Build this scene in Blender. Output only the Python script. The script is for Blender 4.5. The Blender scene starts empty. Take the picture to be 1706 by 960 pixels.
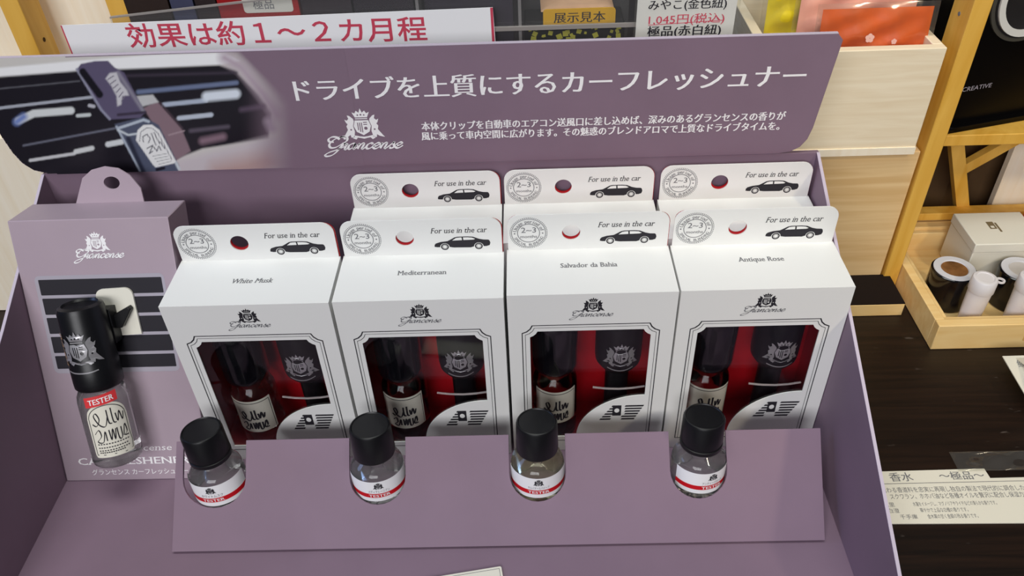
import bpy, bmesh, math, random
import numpy as np
from mathutils import Matrix, Vector
from mathutils.geometry import tessellate_polygon

random.seed(7)
SC = bpy.context.scene
COL = SC.collection

# ------------------------------------------------------------------ camera
FPX, PITCH, YAW, ROLL = 1361.548, 0.6948, 0.0293, -0.0438
CAM = Vector((10.9, -252.4, 315.9))          # millimetres, table top is z = 0
RC = Matrix.Rotation(YAW, 3, 'Z') @ Matrix.Rotation(math.pi/2 - PITCH, 3, 'X') @ Matrix.Rotation(ROLL, 3, 'Z')
cd = bpy.data.cameras.new('camera')
cam = bpy.data.objects.new('camera', cd)
COL.objects.link(cam)
cd.sensor_fit = 'HORIZONTAL'
cd.sensor_width = 36
cd.lens = FPX / 1706 * 36
cd.clip_start = 0.01
cam.matrix_world = Matrix.Translation(CAM * 0.001) @ RC.to_4x4()
SC.camera = cam

def at(u, v, axis, val):
    """photo pixel -> millimetre point where its ray meets the plane axis = val"""
    d = RC @ Vector(((u - 853) / FPX, -(v - 480) / FPX, -1))
    t = (val - CAM[axis]) / d[axis]
    return CAM + d * t

# ------------------------------------------------------------------ light
def lin(c):
    return tuple(((x/255)/12.92 if x/255 <= 0.04045 else ((x/255+0.055)/1.055)**2.4) for x in c)

SC.view_settings.view_transform = 'Standard'
SC.view_settings.look = 'None'
SC.view_settings.exposure = 0.0
SC.view_settings.gamma = 1.0
SC.view_settings.use_curve_mapping = False
w = bpy.data.worlds.new('world')
SC.world = w
w.use_nodes = True
w.node_tree.nodes['Background'].inputs[0].default_value = (0.80, 0.84, 1.0, 1)
w.node_tree.nodes['Background'].inputs[1].default_value = 0.02

def area(name, loc, target, size, power, color):
    l = bpy.data.lights.new(name, 'AREA')
    l.shape = 'RECTANGLE'
    l.size, l.size_y = size
    l.energy = power
    l.color = color
    o = bpy.data.objects.new(name, l)
    COL.objects.link(o)
    o.location = loc
    o.rotation_euler = (Vector(target) - Vector(loc)).to_track_quat('-Z', 'Y').to_euler()
    return o
area('ceiling_lamp', (-0.02, -0.07, 1.0), (0.0, 0.04, 0.0), (0.7, 0.3), 4.6, (0.98, 1.0, 0.95))
area('front_window_light', (-0.35, -1.5, 0.9), (0.0, 0.05, 0.1), (1.0, 0.6), 18.5, (0.97, 0.97, 1.0))
area('left_window_light', (-1.3, 0.05, 0.65), (0.0, 0.0, 0.05), (0.5, 0.4), 3.4, (0.36, 0.54, 1.0))
sl = bpy.data.lights.new('right_fill_spot', 'SPOT')  # warm fill added to brighten the pale box and shelf; no real fixture
sl.energy = 11; sl.color = (1.0, 0.86, 0.62); sl.spot_size = math.radians(30); sl.spot_blend = 0.7; sl.shadow_soft_size = 0.04
so = bpy.data.objects.new('right_fill_spot', sl); COL.objects.link(so)
so.location = (0.62, -0.55, 0.85)
so.rotation_euler = (Vector((0.245, 0.12, 0.06)) - Vector(so.location)).to_track_quat('-Z', 'Y').to_euler()

# ------------------------------------------------------------------ materials
def mat(name, c, rough=0.6, spec=0.4, metal=0.0, var=0.0, vscale=60, bump=0.0, bscale=900, trans=0.0, ior=1.45, coat=0.0):
    m = bpy.data.materials.new(name)
    m.use_nodes = True
    nt = m.node_tree
    b = nt.nodes['Principled BSDF']
    cl = lin(c)
    b.inputs['Base Color'].default_value = (*cl, 1)
    b.inputs['Roughness'].default_value = rough
    b.inputs['Specular IOR Level'].default_value = spec
    b.inputs['Metallic'].default_value = metal
    b.inputs['Transmission Weight'].default_value = trans
    b.inputs['IOR'].default_value = ior
    b.inputs['Coat Weight'].default_value = coat
    tc = nt.nodes.new('ShaderNodeTexCoord')
    if var:
        n = nt.nodes.new('ShaderNodeTexNoise')
        n.inputs['Scale'].default_value = vscale
        n.inputs['Detail'].default_value = 4
        r = nt.nodes.new('ShaderNodeValToRGB')
        r.color_ramp.elements[0].position = 0.3
        r.color_ramp.elements[1].position = 0.7
        r.color_ramp.elements[0].color = (*[x*(1-var) for x in cl], 1)
        r.color_ramp.elements[1].color = (*[min(1, x*(1+var)) for x in cl], 1)
        nt.links.new(tc.outputs['Object'], n.inputs['Vector'])
        nt.links.new(n.outputs['Fac'], r.inputs[0])
        nt.links.new(r.outputs[0], b.inputs['Base Color'])
    if bump:
        n2 = nt.nodes.new('ShaderNodeTexNoise')
        n2.inputs['Scale'].default_value = bscale
        bp = nt.nodes.new('ShaderNodeBump')
        bp.inputs['Strength'].default_value = bump
        bp.inputs['Distance'].default_value = 0.0003
        nt.links.new(tc.outputs['Object'], n2.inputs['Vector'])
        nt.links.new(n2.outputs['Fac'], bp.inputs['Height'])
        nt.links.new(bp.outputs[0], b.inputs['Normal'])
    return m

def wood(name, a, b_, scale=(8, 120, 120), rough=0.5, spec=0.4, speck=False, det=6):
    m = bpy.data.materials.new(name)
    m.use_nodes = True
    nt = m.node_tree
    b = nt.nodes['Principled BSDF']
    b.inputs['Roughness'].default_value = rough
    b.inputs['Specular IOR Level'].default_value = spec
    tc = nt.nodes.new('ShaderNodeTexCoord')
    mp = nt.nodes.new('ShaderNodeMapping')
    mp.inputs['Scale'].default_value = scale
    n = nt.nodes.new('ShaderNodeTexNoise')
    n.inputs['Scale'].default_value = 2.0
    n.inputs['Detail'].default_value = det
    n.inputs['Distortion'].default_value = 0.6
    r = nt.nodes.new('ShaderNodeValToRGB')
    r.color_ramp.elements[0].position = 0.32
    r.color_ramp.elements[1].position = 0.68
    r.color_ramp.elements[0].color = (*lin(a), 1)
    r.color_ramp.elements[1].color = (*lin(b_), 1)
    nt.links.new(tc.outputs['Object'], mp.inputs[0])
    nt.links.new(mp.outputs[0], n.inputs['Vector'])
    nt.links.new(n.outputs['Fac'], r.inputs[0])
    out = r.outputs[0]
    if speck:
        mp2 = nt.nodes.new('ShaderNodeMapping')
        mp2.inputs['Scale'].default_value = (90, 300, 200)
        v = nt.nodes.new('ShaderNodeTexNoise')
        v.inputs['Scale'].default_value = 1.0
        v.inputs['Detail'].default_value = 2
        rr = nt.nodes.new('ShaderNodeValToRGB')
        rr.color_ramp.elements[0].position = 0.70
        rr.color_ramp.elements[1].position = 0.80
        rr.color_ramp.elements[0].color = (0, 0, 0, 1)
        rr.color_ramp.elements[1].color = (0.6, 0.6, 0.6, 1)
        mx = nt.nodes.new('ShaderNodeMixRGB')
        mx.inputs[2].default_value = (*lin((110, 100, 95)), 1)
        nt.links.new(tc.outputs['Object'], mp2.inputs[0])
        nt.links.new(mp2.outputs[0], v.inputs['Vector'])
        nt.links.new(v.outputs['Fac'], rr.inputs[0])
        nt.links.new(rr.outputs[0], mx.inputs[0])
        nt.links.new(out, mx.inputs[1])
        out = mx.outputs[0]
    nt.links.new(out, b.inputs['Base Color'])
    return m

def film(name, tint=(1, 1, 1), gloss=0.08, rough=0.05, haze=0.0, hazecol=(220, 220, 220), k=.6):
    m = bpy.data.materials.new(name)
    m.use_nodes = True
    nt = m.node_tree
    nt.nodes.remove(nt.nodes['Principled BSDF'])
    t = nt.nodes.new('ShaderNodeBsdfTransparent')
    t.inputs[0].default_value = (*tint, 1)
    g = nt.nodes.new('ShaderNodeBsdfGlossy')
    g.inputs['Roughness'].default_value = rough
    fr = nt.nodes.new('ShaderNodeLayerWeight')
    fr.inputs[0].default_value = 0.12
    ad = nt.nodes.new('ShaderNodeMath')
    ad.operation = 'MULTIPLY_ADD'
    ad.inputs[1].default_value = k
    ad.inputs[2].default_value = gloss
    nt.links.new(fr.outputs['Facing'], ad.inputs[0])
    mx = nt.nodes.new('ShaderNodeMixShader')
    nt.links.new(ad.outputs[0], mx.inputs[0])
    nt.links.new(t.outputs[0], mx.inputs[1])
    nt.links.new(g.outputs[0], mx.inputs[2])
    out = mx
    if haze:
        d = nt.nodes.new('ShaderNodeBsdfDiffuse')
        d.inputs[0].default_value = (*lin(hazecol), 1)
        m2 = nt.nodes.new('ShaderNodeMixShader')
        m2.inputs[0].default_value = haze
        nt.links.new(mx.outputs[0], m2.inputs[1])
        nt.links.new(d.outputs[0], m2.inputs[2])
        out = m2
    nt.links.new(out.outputs[0], nt.nodes['Material Output'].inputs[0])
    return m

def paint_mat(name, rough=0.35):
    m = bpy.data.materials.new(name)
    m.use_nodes = True
    nt = m.node_tree
    a = nt.nodes.new('ShaderNodeAttribute')
    a.attribute_name = 'print'
    b = nt.nodes['Principled BSDF']
    b.inputs['Roughness'].default_value = rough
    nt.links.new(a.outputs['Color'], b.inputs['Base Color'])
    return m

M = dict(
    purple=mat('purple_card', (133, 111, 128), 0.55, 0.3, var=0.05, vscale=25, bump=0.05),
    purple_edge=mat('purple_card_edge', (196, 184, 200), 0.7),
    box_purple=mat('purple_box_card', (172, 154, 166), 0.5, 0.35, var=0.04, vscale=25, bump=0.05),
    white=mat('white_card', (236, 236, 234), 0.45, 0.35),
    red=mat('red_card', (176, 14, 26), 0.5, 0.3),
    ink=mat('dark_ink', (46, 44, 50), 0.5, 0.2),
    grey=mat('grey_ink', (120, 120, 124), 0.5, 0.2),
    silver=mat('silver_ink', (250, 248, 250), 0.4, 0.4),
    foil=mat('silver_foil', (206, 204, 208), 0.32, 0.5, metal=0.7),
    gold=mat('gold_foil', (196, 150, 84), 0.3, 0.5, metal=0.7),
    sticker_red=mat('sticker_red', (222, 62, 66), 0.5, 0.3),
    red_ink=mat('red_ink', (206, 22, 34), 0.45, 0.3),
    pink_ink=mat('crimson_marker', (206, 74, 96), 0.6, 0.2),
    black=mat('black_plastic', (17, 17, 20), 0.36, 0.45, bump=0.04),
    gloss_black=mat('glossy_black_plastic', (11, 11, 16), 0.12, 0.6),
    glass=mat('clear_glass', (250, 252, 250), 0.02, 0.5, trans=0.955, ior=1.36),
    vial_glass=mat('vial_glass', (250, 252, 250), 0.02, 0.5, trans=1.0, ior=1.30),
    glass_y=mat('pale_yellow_glass', (248, 246, 218), 0.02, 0.5, trans=0.955, ior=1.36),
    film=film('window_film', (0.97, 0.97, 0.97), 0.012, 0.05, k=.25),
    acrylic=film('clear_acrylic', (0.94, 0.95, 0.96), 0.02, 0.08, haze=0.035, k=.3),
    acrylic_edge=mat('acrylic_edge', (150, 144, 140), 0.3, 0.5),
    bag=film('clear_bag', (0.97, 0.97, 0.95), 0.03, 0.12, haze=0.03, k=.35),
    table=wood('dark_wood', (20, 12, 9), (38, 24, 17), (7, 150, 60), 0.42, 0.35, speck=True),
    pale=wood('pale_paulownia', (238, 220, 188), (248, 234, 206), (12, 40, 160), 0.6, 0.3),
    ply=wood('plywood', (222, 184, 128), (240, 208, 156), (5, 60, 110), 0.55, 0.3),
    pine=wood('yellow_pine', (222, 166, 62), (240, 192, 92), (60, 60, 6), 0.45, 0.4),
    tray=wood('tray_wood', (236, 196, 128), (246, 214, 152), (14, 110, 60), 0.5, 0.35),
    cream=wood('cream_board', (246, 232, 206), (252, 242, 222), (110, 60, 6), 0.6, 0.3),
    dark=mat('dark_backing', (26, 18, 16), 0.8, 0.2),
    brown=mat('brown_cloth', (88, 66, 44), 0.9, 0.1, var=0.15, vscale=40),
    paper=mat('white_paper', (247, 247, 249), 0.7, 0.2),
    cpaper=mat('cream_paper', (232, 228, 214), 0.6, 0.25),
    yellow=mat('yellow_card', (240, 182, 32), 0.5, 0.3),
    confetti=mat('yellow_confetti_print', (204, 196, 72), 0.5, 0.3),
    paint=paint_mat('printed_photo'),
    clear_rim=mat('clear_rim', (235, 225, 225), 0.08, 0.8, trans=0.6, ior=1.45),
    speaker_black=mat('speaker_black', (9, 8, 9), 0.35, 0.2),
    steel=mat('grey_print', (172, 166, 178), 0.5, 0.3),
)

# ------------------------------------------------------------------ mesh builder (millimetres)
def frame(o, ex, ey):
    ex = Vector(ex).normalized(); ey = Vector(ey).normalized()
    n = ex.cross(ey)
    m = Matrix((ex, ey, n)).transposed().to_4x4()
    m.translation = Vector(o)
    return m                                   # local (x, y, out) -> mm
XZ = lambda y, x=0, z=0: frame((x, y, z), (1, 0, 0), (0, 0, 1))   # front faces: out = -y
XY = lambda z, x=0, y=0: frame((x, y, z), (1, 0, 0), (0, 1, 0))   # top faces: out = +z

class MB:
    def __init__(s):
        s.v = []; s.f = []; s.sm = []
    def add(s, vs, fs, smooth=False, F=None):
        k = len(s.v)
        for p in vs:
            p = Vector(p) if len(p) == 3 else Vector((p[0], p[1], 0))
            s.v.append(F @ p if F is not None else p)
        for f in fs:
            s.f.append([k + i for i in f]); s.sm.append(smooth)
        return s
    def box(s, x0, x1, y0, y1, z0, z1, F=None):
        vs = [(x, y, z) for z in (z0, z1) for y in (y0, y1) for x in (x0, x1)]
        return s.add(vs, [(0, 2, 3, 1), (4, 5, 7, 6), (0, 1, 5, 4), (2, 6, 7, 3), (0, 4, 6, 2), (1, 3, 7, 5)], F=F)
    def prism(s, outer, t, F, holes=(), base=0.0):
        """outline (with holes) extruded from base to base+t along the frame's normal; t = 0 prints it flat"""
        loops = [list(outer)] + [list(h) for h in holes]
        pts = [p for l in loops for p in l]
        tri = [list(x) for x in tessellate_polygon([[Vector((p[0], p[1], 0)) for p in l] for l in loops])]
        out = []
        for a, b, c in tri:
            A, B, C_ = pts[a], pts[b], pts[c]
            cr = (B[0]-A[0])*(C_[1]-A[1]) - (B[1]-A[1])*(C_[0]-A[0])
            if abs(cr) < 1e-9: continue
            out.append((a, b, c) if cr > 0 else (a, c, b))
        n = len(pts)
        if t == 0:
            return s.add([(p[0], p[1], base) for p in pts], out, F=F)
        vs = [(p[0], p[1], base + t) for p in pts] + [(p[0], p[1], base) for p in pts]
        fs = out + [tuple(n + i for i in reversed(f)) for f in out]
        k = 0
        for li, l in enumerate(loops):
            m = len(l)
            ar = sum(l[i][0]*l[(i+1) % m][1] - l[(i+1) % m][0]*l[i][1] for i in range(m))
            ccw = (ar > 0) == (li == 0)
            for i in range(m):
                a, b = k + i, k + (i+1) % m
                fs.append((a, n+a, n+b, b) if ccw else (b, n+b, n+a, a))
            k += m
        return s.add(vs, fs, F=F)
    def lathe(s, prof, n=32, F=None, a0=0, a1=2*math.pi, smooth=True, wob=None):
        full = abs(a1 - a0 - 2*math.pi) < 1e-6
        m = n if full else n + 1
        vs = []
        for (r, z) in prof:
            for i in range(m):
                a = a0 + (a1-a0)*i/n
                rr = r if wob is None else wob(r, z, i)
                vs.append((rr*math.cos(a), rr*math.sin(a), z))
        fs = []
        for j in range(len(prof)-1):
            for i in range(n):
                i2 = (i+1) % m
                fs.append((j*m+i, j*m+i2, (j+1)*m+i2, (j+1)*m+i))
        return s.add(vs, fs, smooth, F)
    def tube(s, path, r, n=8, F=None):
        path = [Vector(p) for p in path]
        vs = []; fs = []
        for i, p in enumerate(path):
            t = (path[min(i+1, len(path)-1)] - path[max(i-1, 0)]).normalized()
            a = t.orthogonal().normalized(); b = t.cross(a)
            for k in range(n):
                an = 2*math.pi*k/n
                vs.append(p + (a*math.cos(an) + b*math.sin(an))*r)
        for i in range(len(path)-1):
            for k in range(n):
                fs.append((i*n+k, i*n+(k+1) % n, (i+1)*n+(k+1) % n, (i+1)*n+k))
        return s.add(vs, fs, True, F)
    def bar(s, a, b, wx, wy, up=(0, 0, 1)):
        a = Vector(a); b = Vector(b)
        d = (b-a); L = d.length; d.normalize()
        x = d.cross(Vector(up)).normalized(); y = x.cross(d)
        F = Matrix((x, y, d)).transposed().to_4x4(); F.translation = a
        return s.box(-wx/2, wx/2, -wy/2, wy/2, 0, L, F)
    def build(s, name, m, parent=None, bevel=0, colors=None, weld=False):
        me = bpy.data.meshes.new(name)
        me.from_pydata([v*0.001 for v in s.v], [], s.f)
        me.polygons.foreach_set('use_smooth', s.sm)
        me.materials.append(M[m] if isinstance(m, str) else m)
        if colors is not None:
            at_ = me.color_attributes.new('print', 'FLOAT_COLOR', 'POINT')
            at_.data.foreach_set('color', np.asarray(colors, np.float32).ravel())
        me.validate(); me.update()
        me.set_sharp_from_angle(angle=math.radians(38))
        o = bpy.data.objects.new(name, me)
        COL.objects.link(o)
        if parent is not None: o.parent = parent
        if bevel:
            bm = o.modifiers.new('bevel', 'BEVEL')
            bm.width = bevel*0.001; bm.segments = 2; bm.limit_method = 'ANGLE'
        return o

def setp(o, label=None, cat=None, group=None, kind=None):
    if label: o['label'] = label
    if cat: o['category'] = cat
    if group: o['group'] = group
    if kind: o['kind'] = kind
    return o
def thing(name, label, cat, loc=(0, 0, 0), rot=None, group=None):
    o = bpy.data.objects.new(name, None)
    o.empty_display_size = 0.01
    COL.objects.link(o)
    m = Matrix.Translation(Vector(loc)*0.001)
    if rot is not None: m = m @ rot.to_4x4()
    o.matrix_world = m
    return setp(o, label, cat, group)
def dup(root, loc, label):
    r = root.copy(); COL.objects.link(r)
    m = root.matrix_basis.copy(); m.translation = Vector(loc)*0.001
    r.matrix_basis = m
    r['label'] = label
    for ch in list(root.children):
        c = ch.copy(); COL.objects.link(c); c.parent = r
        for g in ch.children:
            d = g.copy(); COL.objects.link(d); d.parent = c
    return r

# ------------------------------------------------------------------ 2D shapes
def circ(cx, cy, r, n=32, ry=None):
    ry = r if ry is None else ry
    return [(cx + r*math.cos(2*math.pi*i/n), cy + ry*math.sin(2*math.pi*i/n)) for i in range(n)]
def arc(cx, cy, r, a0, a1, n=8, ry=None):
    ry = r if ry is None else ry
    return [(cx + r*math.cos(math.radians(a0+(a1-a0)*i/n)), cy + ry*math.sin(math.radians(a0+(a1-a0)*i/n))) for i in range(n+1)]
def rrect(x0, y0, x1, y1, r, n=6):
    rs = r if isinstance(r, (list, tuple)) else [r]*4       # bl, br, tr, tl
    p = []
    for (cx, cy, a, q) in ((x0, y0, 180, 0), (x1, y0, 270, 1), (x1, y1, 0, 2), (x0, y1, 90, 3)):
        rr = rs[q]
        sx = 1 if cx == x0 else -1; sy = 1 if cy == y0 else -1
        if rr == 0: p.append((cx, cy))
        else: p += arc(cx + sx*rr, cy + sy*rr, rr, a, a+90, n)
    return p
def catmull(P, n=6):
    P = [Vector((p[0], p[1])) for p in P]
    out = []
    for i in range(len(P)-1):
        p0 = P[max(i-1, 0)]; p1 = P[i]; p2 = P[i+1]; p3 = P[min(i+2, len(P)-1)]
        for k in range(n):
            t = k/n
            out.append(0.5*((2*p1) + (p2-p0)*t + (2*p0-5*p1+4*p2-p3)*t*t + (3*p1-p0-3*p2+p3)*t**3))
    out.append(P[-1])
    return out
def pen(b, P, wmax, wmin, F, base=0.0, nib=None, n=6, smooth=True):
    """a pen stroke: ribbon whose width follows the stroke direction"""
    Q = catmull(P, n) if smooth else [Vector((p[0], p[1])) for p in P]
    vs = []; fs = []
    for i, q in enumerate(Q):
        t = (Q[min(i+1, len(Q)-1)] - Q[max(i-1, 0)])
        if t.length < 1e-9: t = Vector((1, 0))
        t.normalize()
        if nib is None: wd = wmax
        else:
            k = abs(t.x*math.sin(nib) - t.y*math.cos(nib))
            wd = wmin + (wmax-wmin)*k
        nn = Vector((-t.y, t.x))*wd/2
        vs += [(q.x+nn.x, q.y+nn.y, base), (q.x-nn.x, q.y-nn.y, base)]
    for i in range(len(Q)-1):
        fs.append((2*i, 2*i+1, 2*i+3, 2*i+2))
    b.add(vs, fs, F=F)

_tc = {}
def glyphs(s, offset=0.0, spacing=1.0):
    key = (s, offset, spacing)
    if key in _tc: return _tc[key]
    cu = bpy.data.curves.new('txt', 'FONT')
    cu.body = s; cu.size = 1; cu.resolution_u = 2; cu.offset = offset; cu.space_character = spacing
    o = bpy.data.objects.new('txt', cu)
    me = o.to_mesh()
    vs = [(v.co.x, v.co.y) for v in me.vertices]
    fs = [tuple(p.vertices) for p in me.polygons]
    o.to_mesh_clear()
    bpy.data.objects.remove(o); bpy.data.curves.remove(cu)
    _tc[key] = (vs, fs)
    return vs, fs
def raise_(p, d, curved):
    if not curved: return (p[0], p[1], p[2]+d)
    if abs(math.hypot(p[0], p[1])) > 9.5 and p[2] > 1:      # wrapped round a bottle: lift outwards
        k = 1 + d/math.hypot(p[0], p[1]); return (p[0]*k, p[1]*k, p[2])
    return (p[0], p[1], p[2]+d)
def text(b, s, x, y, h, F, width=None, bold=(0,), offset=0.0, shear=0.0, serif=False, align='L', base=0.06, spacing=1.0, tf=None):
    """lettering: size h, fitted to width; bold = sideways repeats that thicken the upright strokes"""
    vs, fs = glyphs(s, offset, spacing)
    if not vs: return
    x0 = min(v[0] for v in vs); x1 = max(v[0] for v in vs)
    sy = h; sx = h if width is None else width/(x1-x0)
    ext = []
    if serif:
        cnt = {}
        for f in fs:
            for i in range(len(f)):
                e = tuple(sorted((f[i], f[(i+1) % len(f)])))
                cnt[e] = cnt.get(e, 0)+1
        for (a, c), k in cnt.items():
            A, B = vs[a], vs[c]
            if k == 1 and abs(A[1]-B[1]) < 0.004 and 0.05 < abs(A[0]-B[0]) < 0.2:
                yy = A[1]; l = min(A[0], B[0]); r = max(A[0], B[0])
                if abs(yy) < 0.02: ext.append((l-0.07, r+0.07, yy, yy+0.035))
                elif yy > 0.4: ext.append((l-0.09, r+(0.06 if yy > 0.68 and yy < 0.74 else 0.0), yy-0.04, yy))
    W = (x1-x0)*sx
    ox = x - (0 if align == 'L' else W/2 if align == 'C' else W)
    def put(p, dx):
        px = ox + (p[0]-x0)*sx + dx*h + p[1]*sy*shear
        py = y + p[1]*sy
        if tf: return tf(px, py, base)
        return (px, py, base)
    lift = 0.012
    for q, dx in enumerate(bold):
        b.add([raise_(put(p, dx), q*lift, tf is not None) for p in vs], fs, F=F)
    for (l, r, a, c) in ext:
        b.add([raise_(put(p, 0), len(bold)*lift, tf is not None) for p in ((l, a), (r, a), (r, c), (l, c))], [(0, 1, 2, 3)], F=F)

# the printed coat of arms: crown, shield, two rampant beasts, scroll; unit height about 1, centre x = 0
def crest(b, F, cx, cy, s, base=0.06, tf=None):
    def P(pts, hole=()):
        q = [(cx + p[0]*s, cy + p[1]*s) for p in pts]
        hh = [[(cx + p[0]*s, cy + p[1]*s) for p in h] for h in hole]
        if tf is None: b.prism(q, 0, F, hh, base)
        else:
            t = MB(); t.prism(q, 0, Matrix.Identity(4), hh, base)
            b.add([tf(v.x, v.y, base) for v in t.v], t.f)
    # crown
    P([(-.19, .72), (-.27, .90), (-.18, .86), (-.13, .95), (-.05, .88), (0, 1.03), (.05, .88), (.13, .95), (.18, .86), (.27, .90), (.19, .72)],
      [circ(-.10, .80, .026, 8), circ(0, .81, .03, 8), circ(.10, .80, .026, 8)])
    P([(-.19, .66), (-.19, .69), (.19, .69), (.19, .66)])
    # shield with bars and ring left open
    P([(-.21, .62), (.21, .62), (.27, .42), (.20, .22), (0, .10), (-.20, .22), (-.27, .42)],
      [rrect(-.15, .28, -.12, .54, 0), rrect(-.09, .22, -.06, .54, 0), rrect(-.03, .20, 0, .54, 0), circ(.10, .34, .055, 12), rrect(.04, .46, .16, .49, 0), rrect(.04, .53, .16, .56, 0)])
    for sg in (-1, 1):
        P([(sg*x, y) for x, y in ((.26, .24), (.29, .42), (.24, .60), (.26, .68), (.36, .78), (.43, .80), (.40, .68), (.46, .62), (.53, .66), (.49, .54), (.45, .50), (.50, .42), (.47, .30), (.52, .22), (.60, .10), (.66, .02), (.50, .06), (.42, .12), (.40, .02), (.30, .04), (.28, .14))],
          [circ(sg*.37, .30, .03, 8)])
    # scroll
    P([(-.36, .00), (-.28, .10), (-.12, .06), (0, .045), (.12, .06), (.28, .10), (.36, .00), (.26, -.05), (.20, .02), (0, -.025), (-.20, .02), (-.26, -.05)])

SCRIPT = {
 'G': (1.55, [[(1.55, 1.75), (1.35, 2.15), (.85, 2.15), (.35, 1.6), (.15, .9), (.4, .35), (.9, .4), (1.4, 1.0), (1.75, 1.5), (1.7, 2.0), (1.45, 2.3), (1.0, 2.2), (.75, 1.85)],
              [(1.5, 1.15), (1.35, .4), (1.1, -.5), (.75, -1.05), (.3, -1.2), (.1, -.95), (.4, -.5), (1.1, -.05), (1.75, .5)],
              [(.5, 1.35), (.05, 1.45), (-.1, 1.9), (.15, 2.25), (.6, 2.2), (1.0, 1.8)]]),
 'r': (.68, [[(0, .45), (.2, .95), (.22, 1.12), (.28, .95), (.5, .88), (.42, .45), (.44, .08), (.58, 0), (.75, .4)]]),
 'a': (.92, [[(.62, .85), (.4, 1.0), (.1, .75), (.05, .3), (.22, 0), (.5, .3), (.64, .95), (.6, .3), (.7, 0), (.95, .45)]]),
 'n': (.86, [[(-.05, .5), (.1, .95), (.14, .5), (.1, 0)], [(.11, .3), (.32, .9), (.52, .95), (.56, .6), (.52, .15), (.66, 0), (.9, .45)]]),
 'c': (.68, [[(.58, .78), (.42, 1), (.14, .8), (.05, .35), (.2, .02), (.45, .06), (.72, .45)]]),
 'e': (.72, [[(.06, .4), (.36, .48), (.56, .8), (.38, 1.0), (.12, .75), (.05, .3), (.24, 0), (.5, .06), (.76, .45)]]),
 's': (.64, [[(-.02, .3), (.3, .9), (.36, 1.1), (.42, .7), (.54, .3), (.36, 0), (.1, .12)], [(.36, 0), (.55, .1), (.7, .45)]]),
}
def wordmark(b, F, x, y, width, base=0.06, tilt=0.0, heavy=1.0):
    """the swash script under the coat of arms"""
    sx = width/8.1; sy = sx*0.62; cx = 0; s = (sx+sy)/2; q = 0
    for ch in 'Grancense':
        adv, strokes = SCRIPT[ch]
        for st in strokes:
            P = [(x + (cx + px + py*0.30)*sx, y + py*sy) for px, py in st]
            big = ch == 'G'
            pen(b, P, s*(0.34 if big else 0.36)*heavy, s*0.10*heavy, F, base + q*.006, nib=math.radians(28))
            q += 1
        cx += adv - (0.12 if ch == 'G' else 0)

def car_icon(bd, bw, F, x, y, L, base=0.06):
    """side view of a saloon car, facing left; bd dark ink, bw white"""
    S = lambda pts: [(x + a*L, y + c*L) for a, c in pts]
    body = [(0, .06), (.005, .105), (.03, .135), (.12, .165), (.24, .18), (.30, .215), (.37, .258), (.42, .27), (.60, .272), (.70, .262), (.80, .215), (.88, .195), (.97, .19), (.99, .165), (1, .12), (.985, .07), (.93, .05), (.90, .05)]
    body += [(.79 + .085*math.cos(math.radians(a)), .05 + .085*math.sin(math.radians(a))) for a in range(0, 181, 20)]
    body += [(.65, .03), (.35, .035)]
    body += [(.185 + .085*math.cos(math.radians(a)), .05 + .085*math.sin(math.radians(a))) for a in range(0, 181, 20)]
    body += [(.05, .05)]
    bd.prism(S(body), 0, F, (), base)
    for wnd in ([(.325, .19), (.39, .243), (.43, .252), (.495, .254), (.50, .195)], [(.525, .195), (.52, .254), (.60, .254), (.68, .245), (.735, .215), (.70, .20)]):
        bw.prism(S(wnd), 0, F, (), base+.02)
    for wx in (.185, .79):
        bd.prism(S(circ(wx, .055, .07, 24)), 0, F, [S(circ(wx, .055, .048, 24))], base)
        bd.prism(S(circ(wx, .055, .040, 20)), 0, F, [S(circ(wx, .055, .034, 20))], base)

def seal(b, F, cx, cy, R, base=0.06):
    for i in range(60):
        a = 2*math.pi*i/60
        b.prism(circ(cx + R*math.cos(a), cy + R*math.sin(a), R*.034, 5), 0, F, (), base)
    b.prism(circ(cx, cy, R*.94, 40), 0, F, [circ(cx, cy, R*.905, 40)], base)
    b.prism(circ(cx, cy, R*.62, 36), 0, F, [circ(cx, cy, R*.58, 36)], base)
    def ring(s, r, a0, a1, h, top):
        n = len(s)
        for i, ch in enumerate(s):
            if ch == ' ': continue
            a = math.radians(a0 + (a1-a0)*i/(n-1))
            def tf(px, py, bs, a=a):
                if top: rr = r + py; th = a; return (cx + rr*math.cos(th) + px*math.sin(th), cy + rr*math.sin(th) - px*math.cos(th), bs)
                rr = r - py; th = a
                return (cx + rr*math.cos(th) - px*math.sin(th), cy + rr*math.sin(th) + px*math.cos(th), bs)
            text(b, ch, 0, 0, h, F, align='C', tf=tf, base=base, bold=(0, .03))
    ring('Usage period of', R*.66, 165, 15, R*.30, True)
    ring('SPECIAL BLENDING', R*.86, 205, 335, R*.235, False)
    for sg in (-1, 1): b.prism(circ(cx + sg*R*.76, cy - R*.02, R*.05, 5), 0, F, (), base)
    text(b, '2~3', cx, cy+R*.03, R*.50, F, align='C', base=base, width=R*.8, bold=(0, .02))
    text(b, 'months', cx, cy-R*.32, R*.27, F, align='C', base=base, width=R*.9, bold=(0, .03))

# ================================================================== SETTING
wl = setp(MB().box(-900, 900, 420, 440, -10, 900).build('wall_back', 'dark'), kind='structure')
tb = thing('display_table', 'dark brown wooden counter under the purple display and everything beside it', 'table', (0, 100, 0))
MB().box(-900, 900, -420, 330, -30, 0).build('table_top', 'table', tb, bevel=2)
for sx in (-1, 1):
    for sy in (-1, 1):
        MB().box(sx*840-30, sx*840+30, -60+sy*320-25, -60+sy*320+25, -700, -30).build('leg', 'table', tb)
setp(MB().box(-1500, 1500, -1500, 1500, -720, -700).build('floor', 'brown'), kind='structure')

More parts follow.
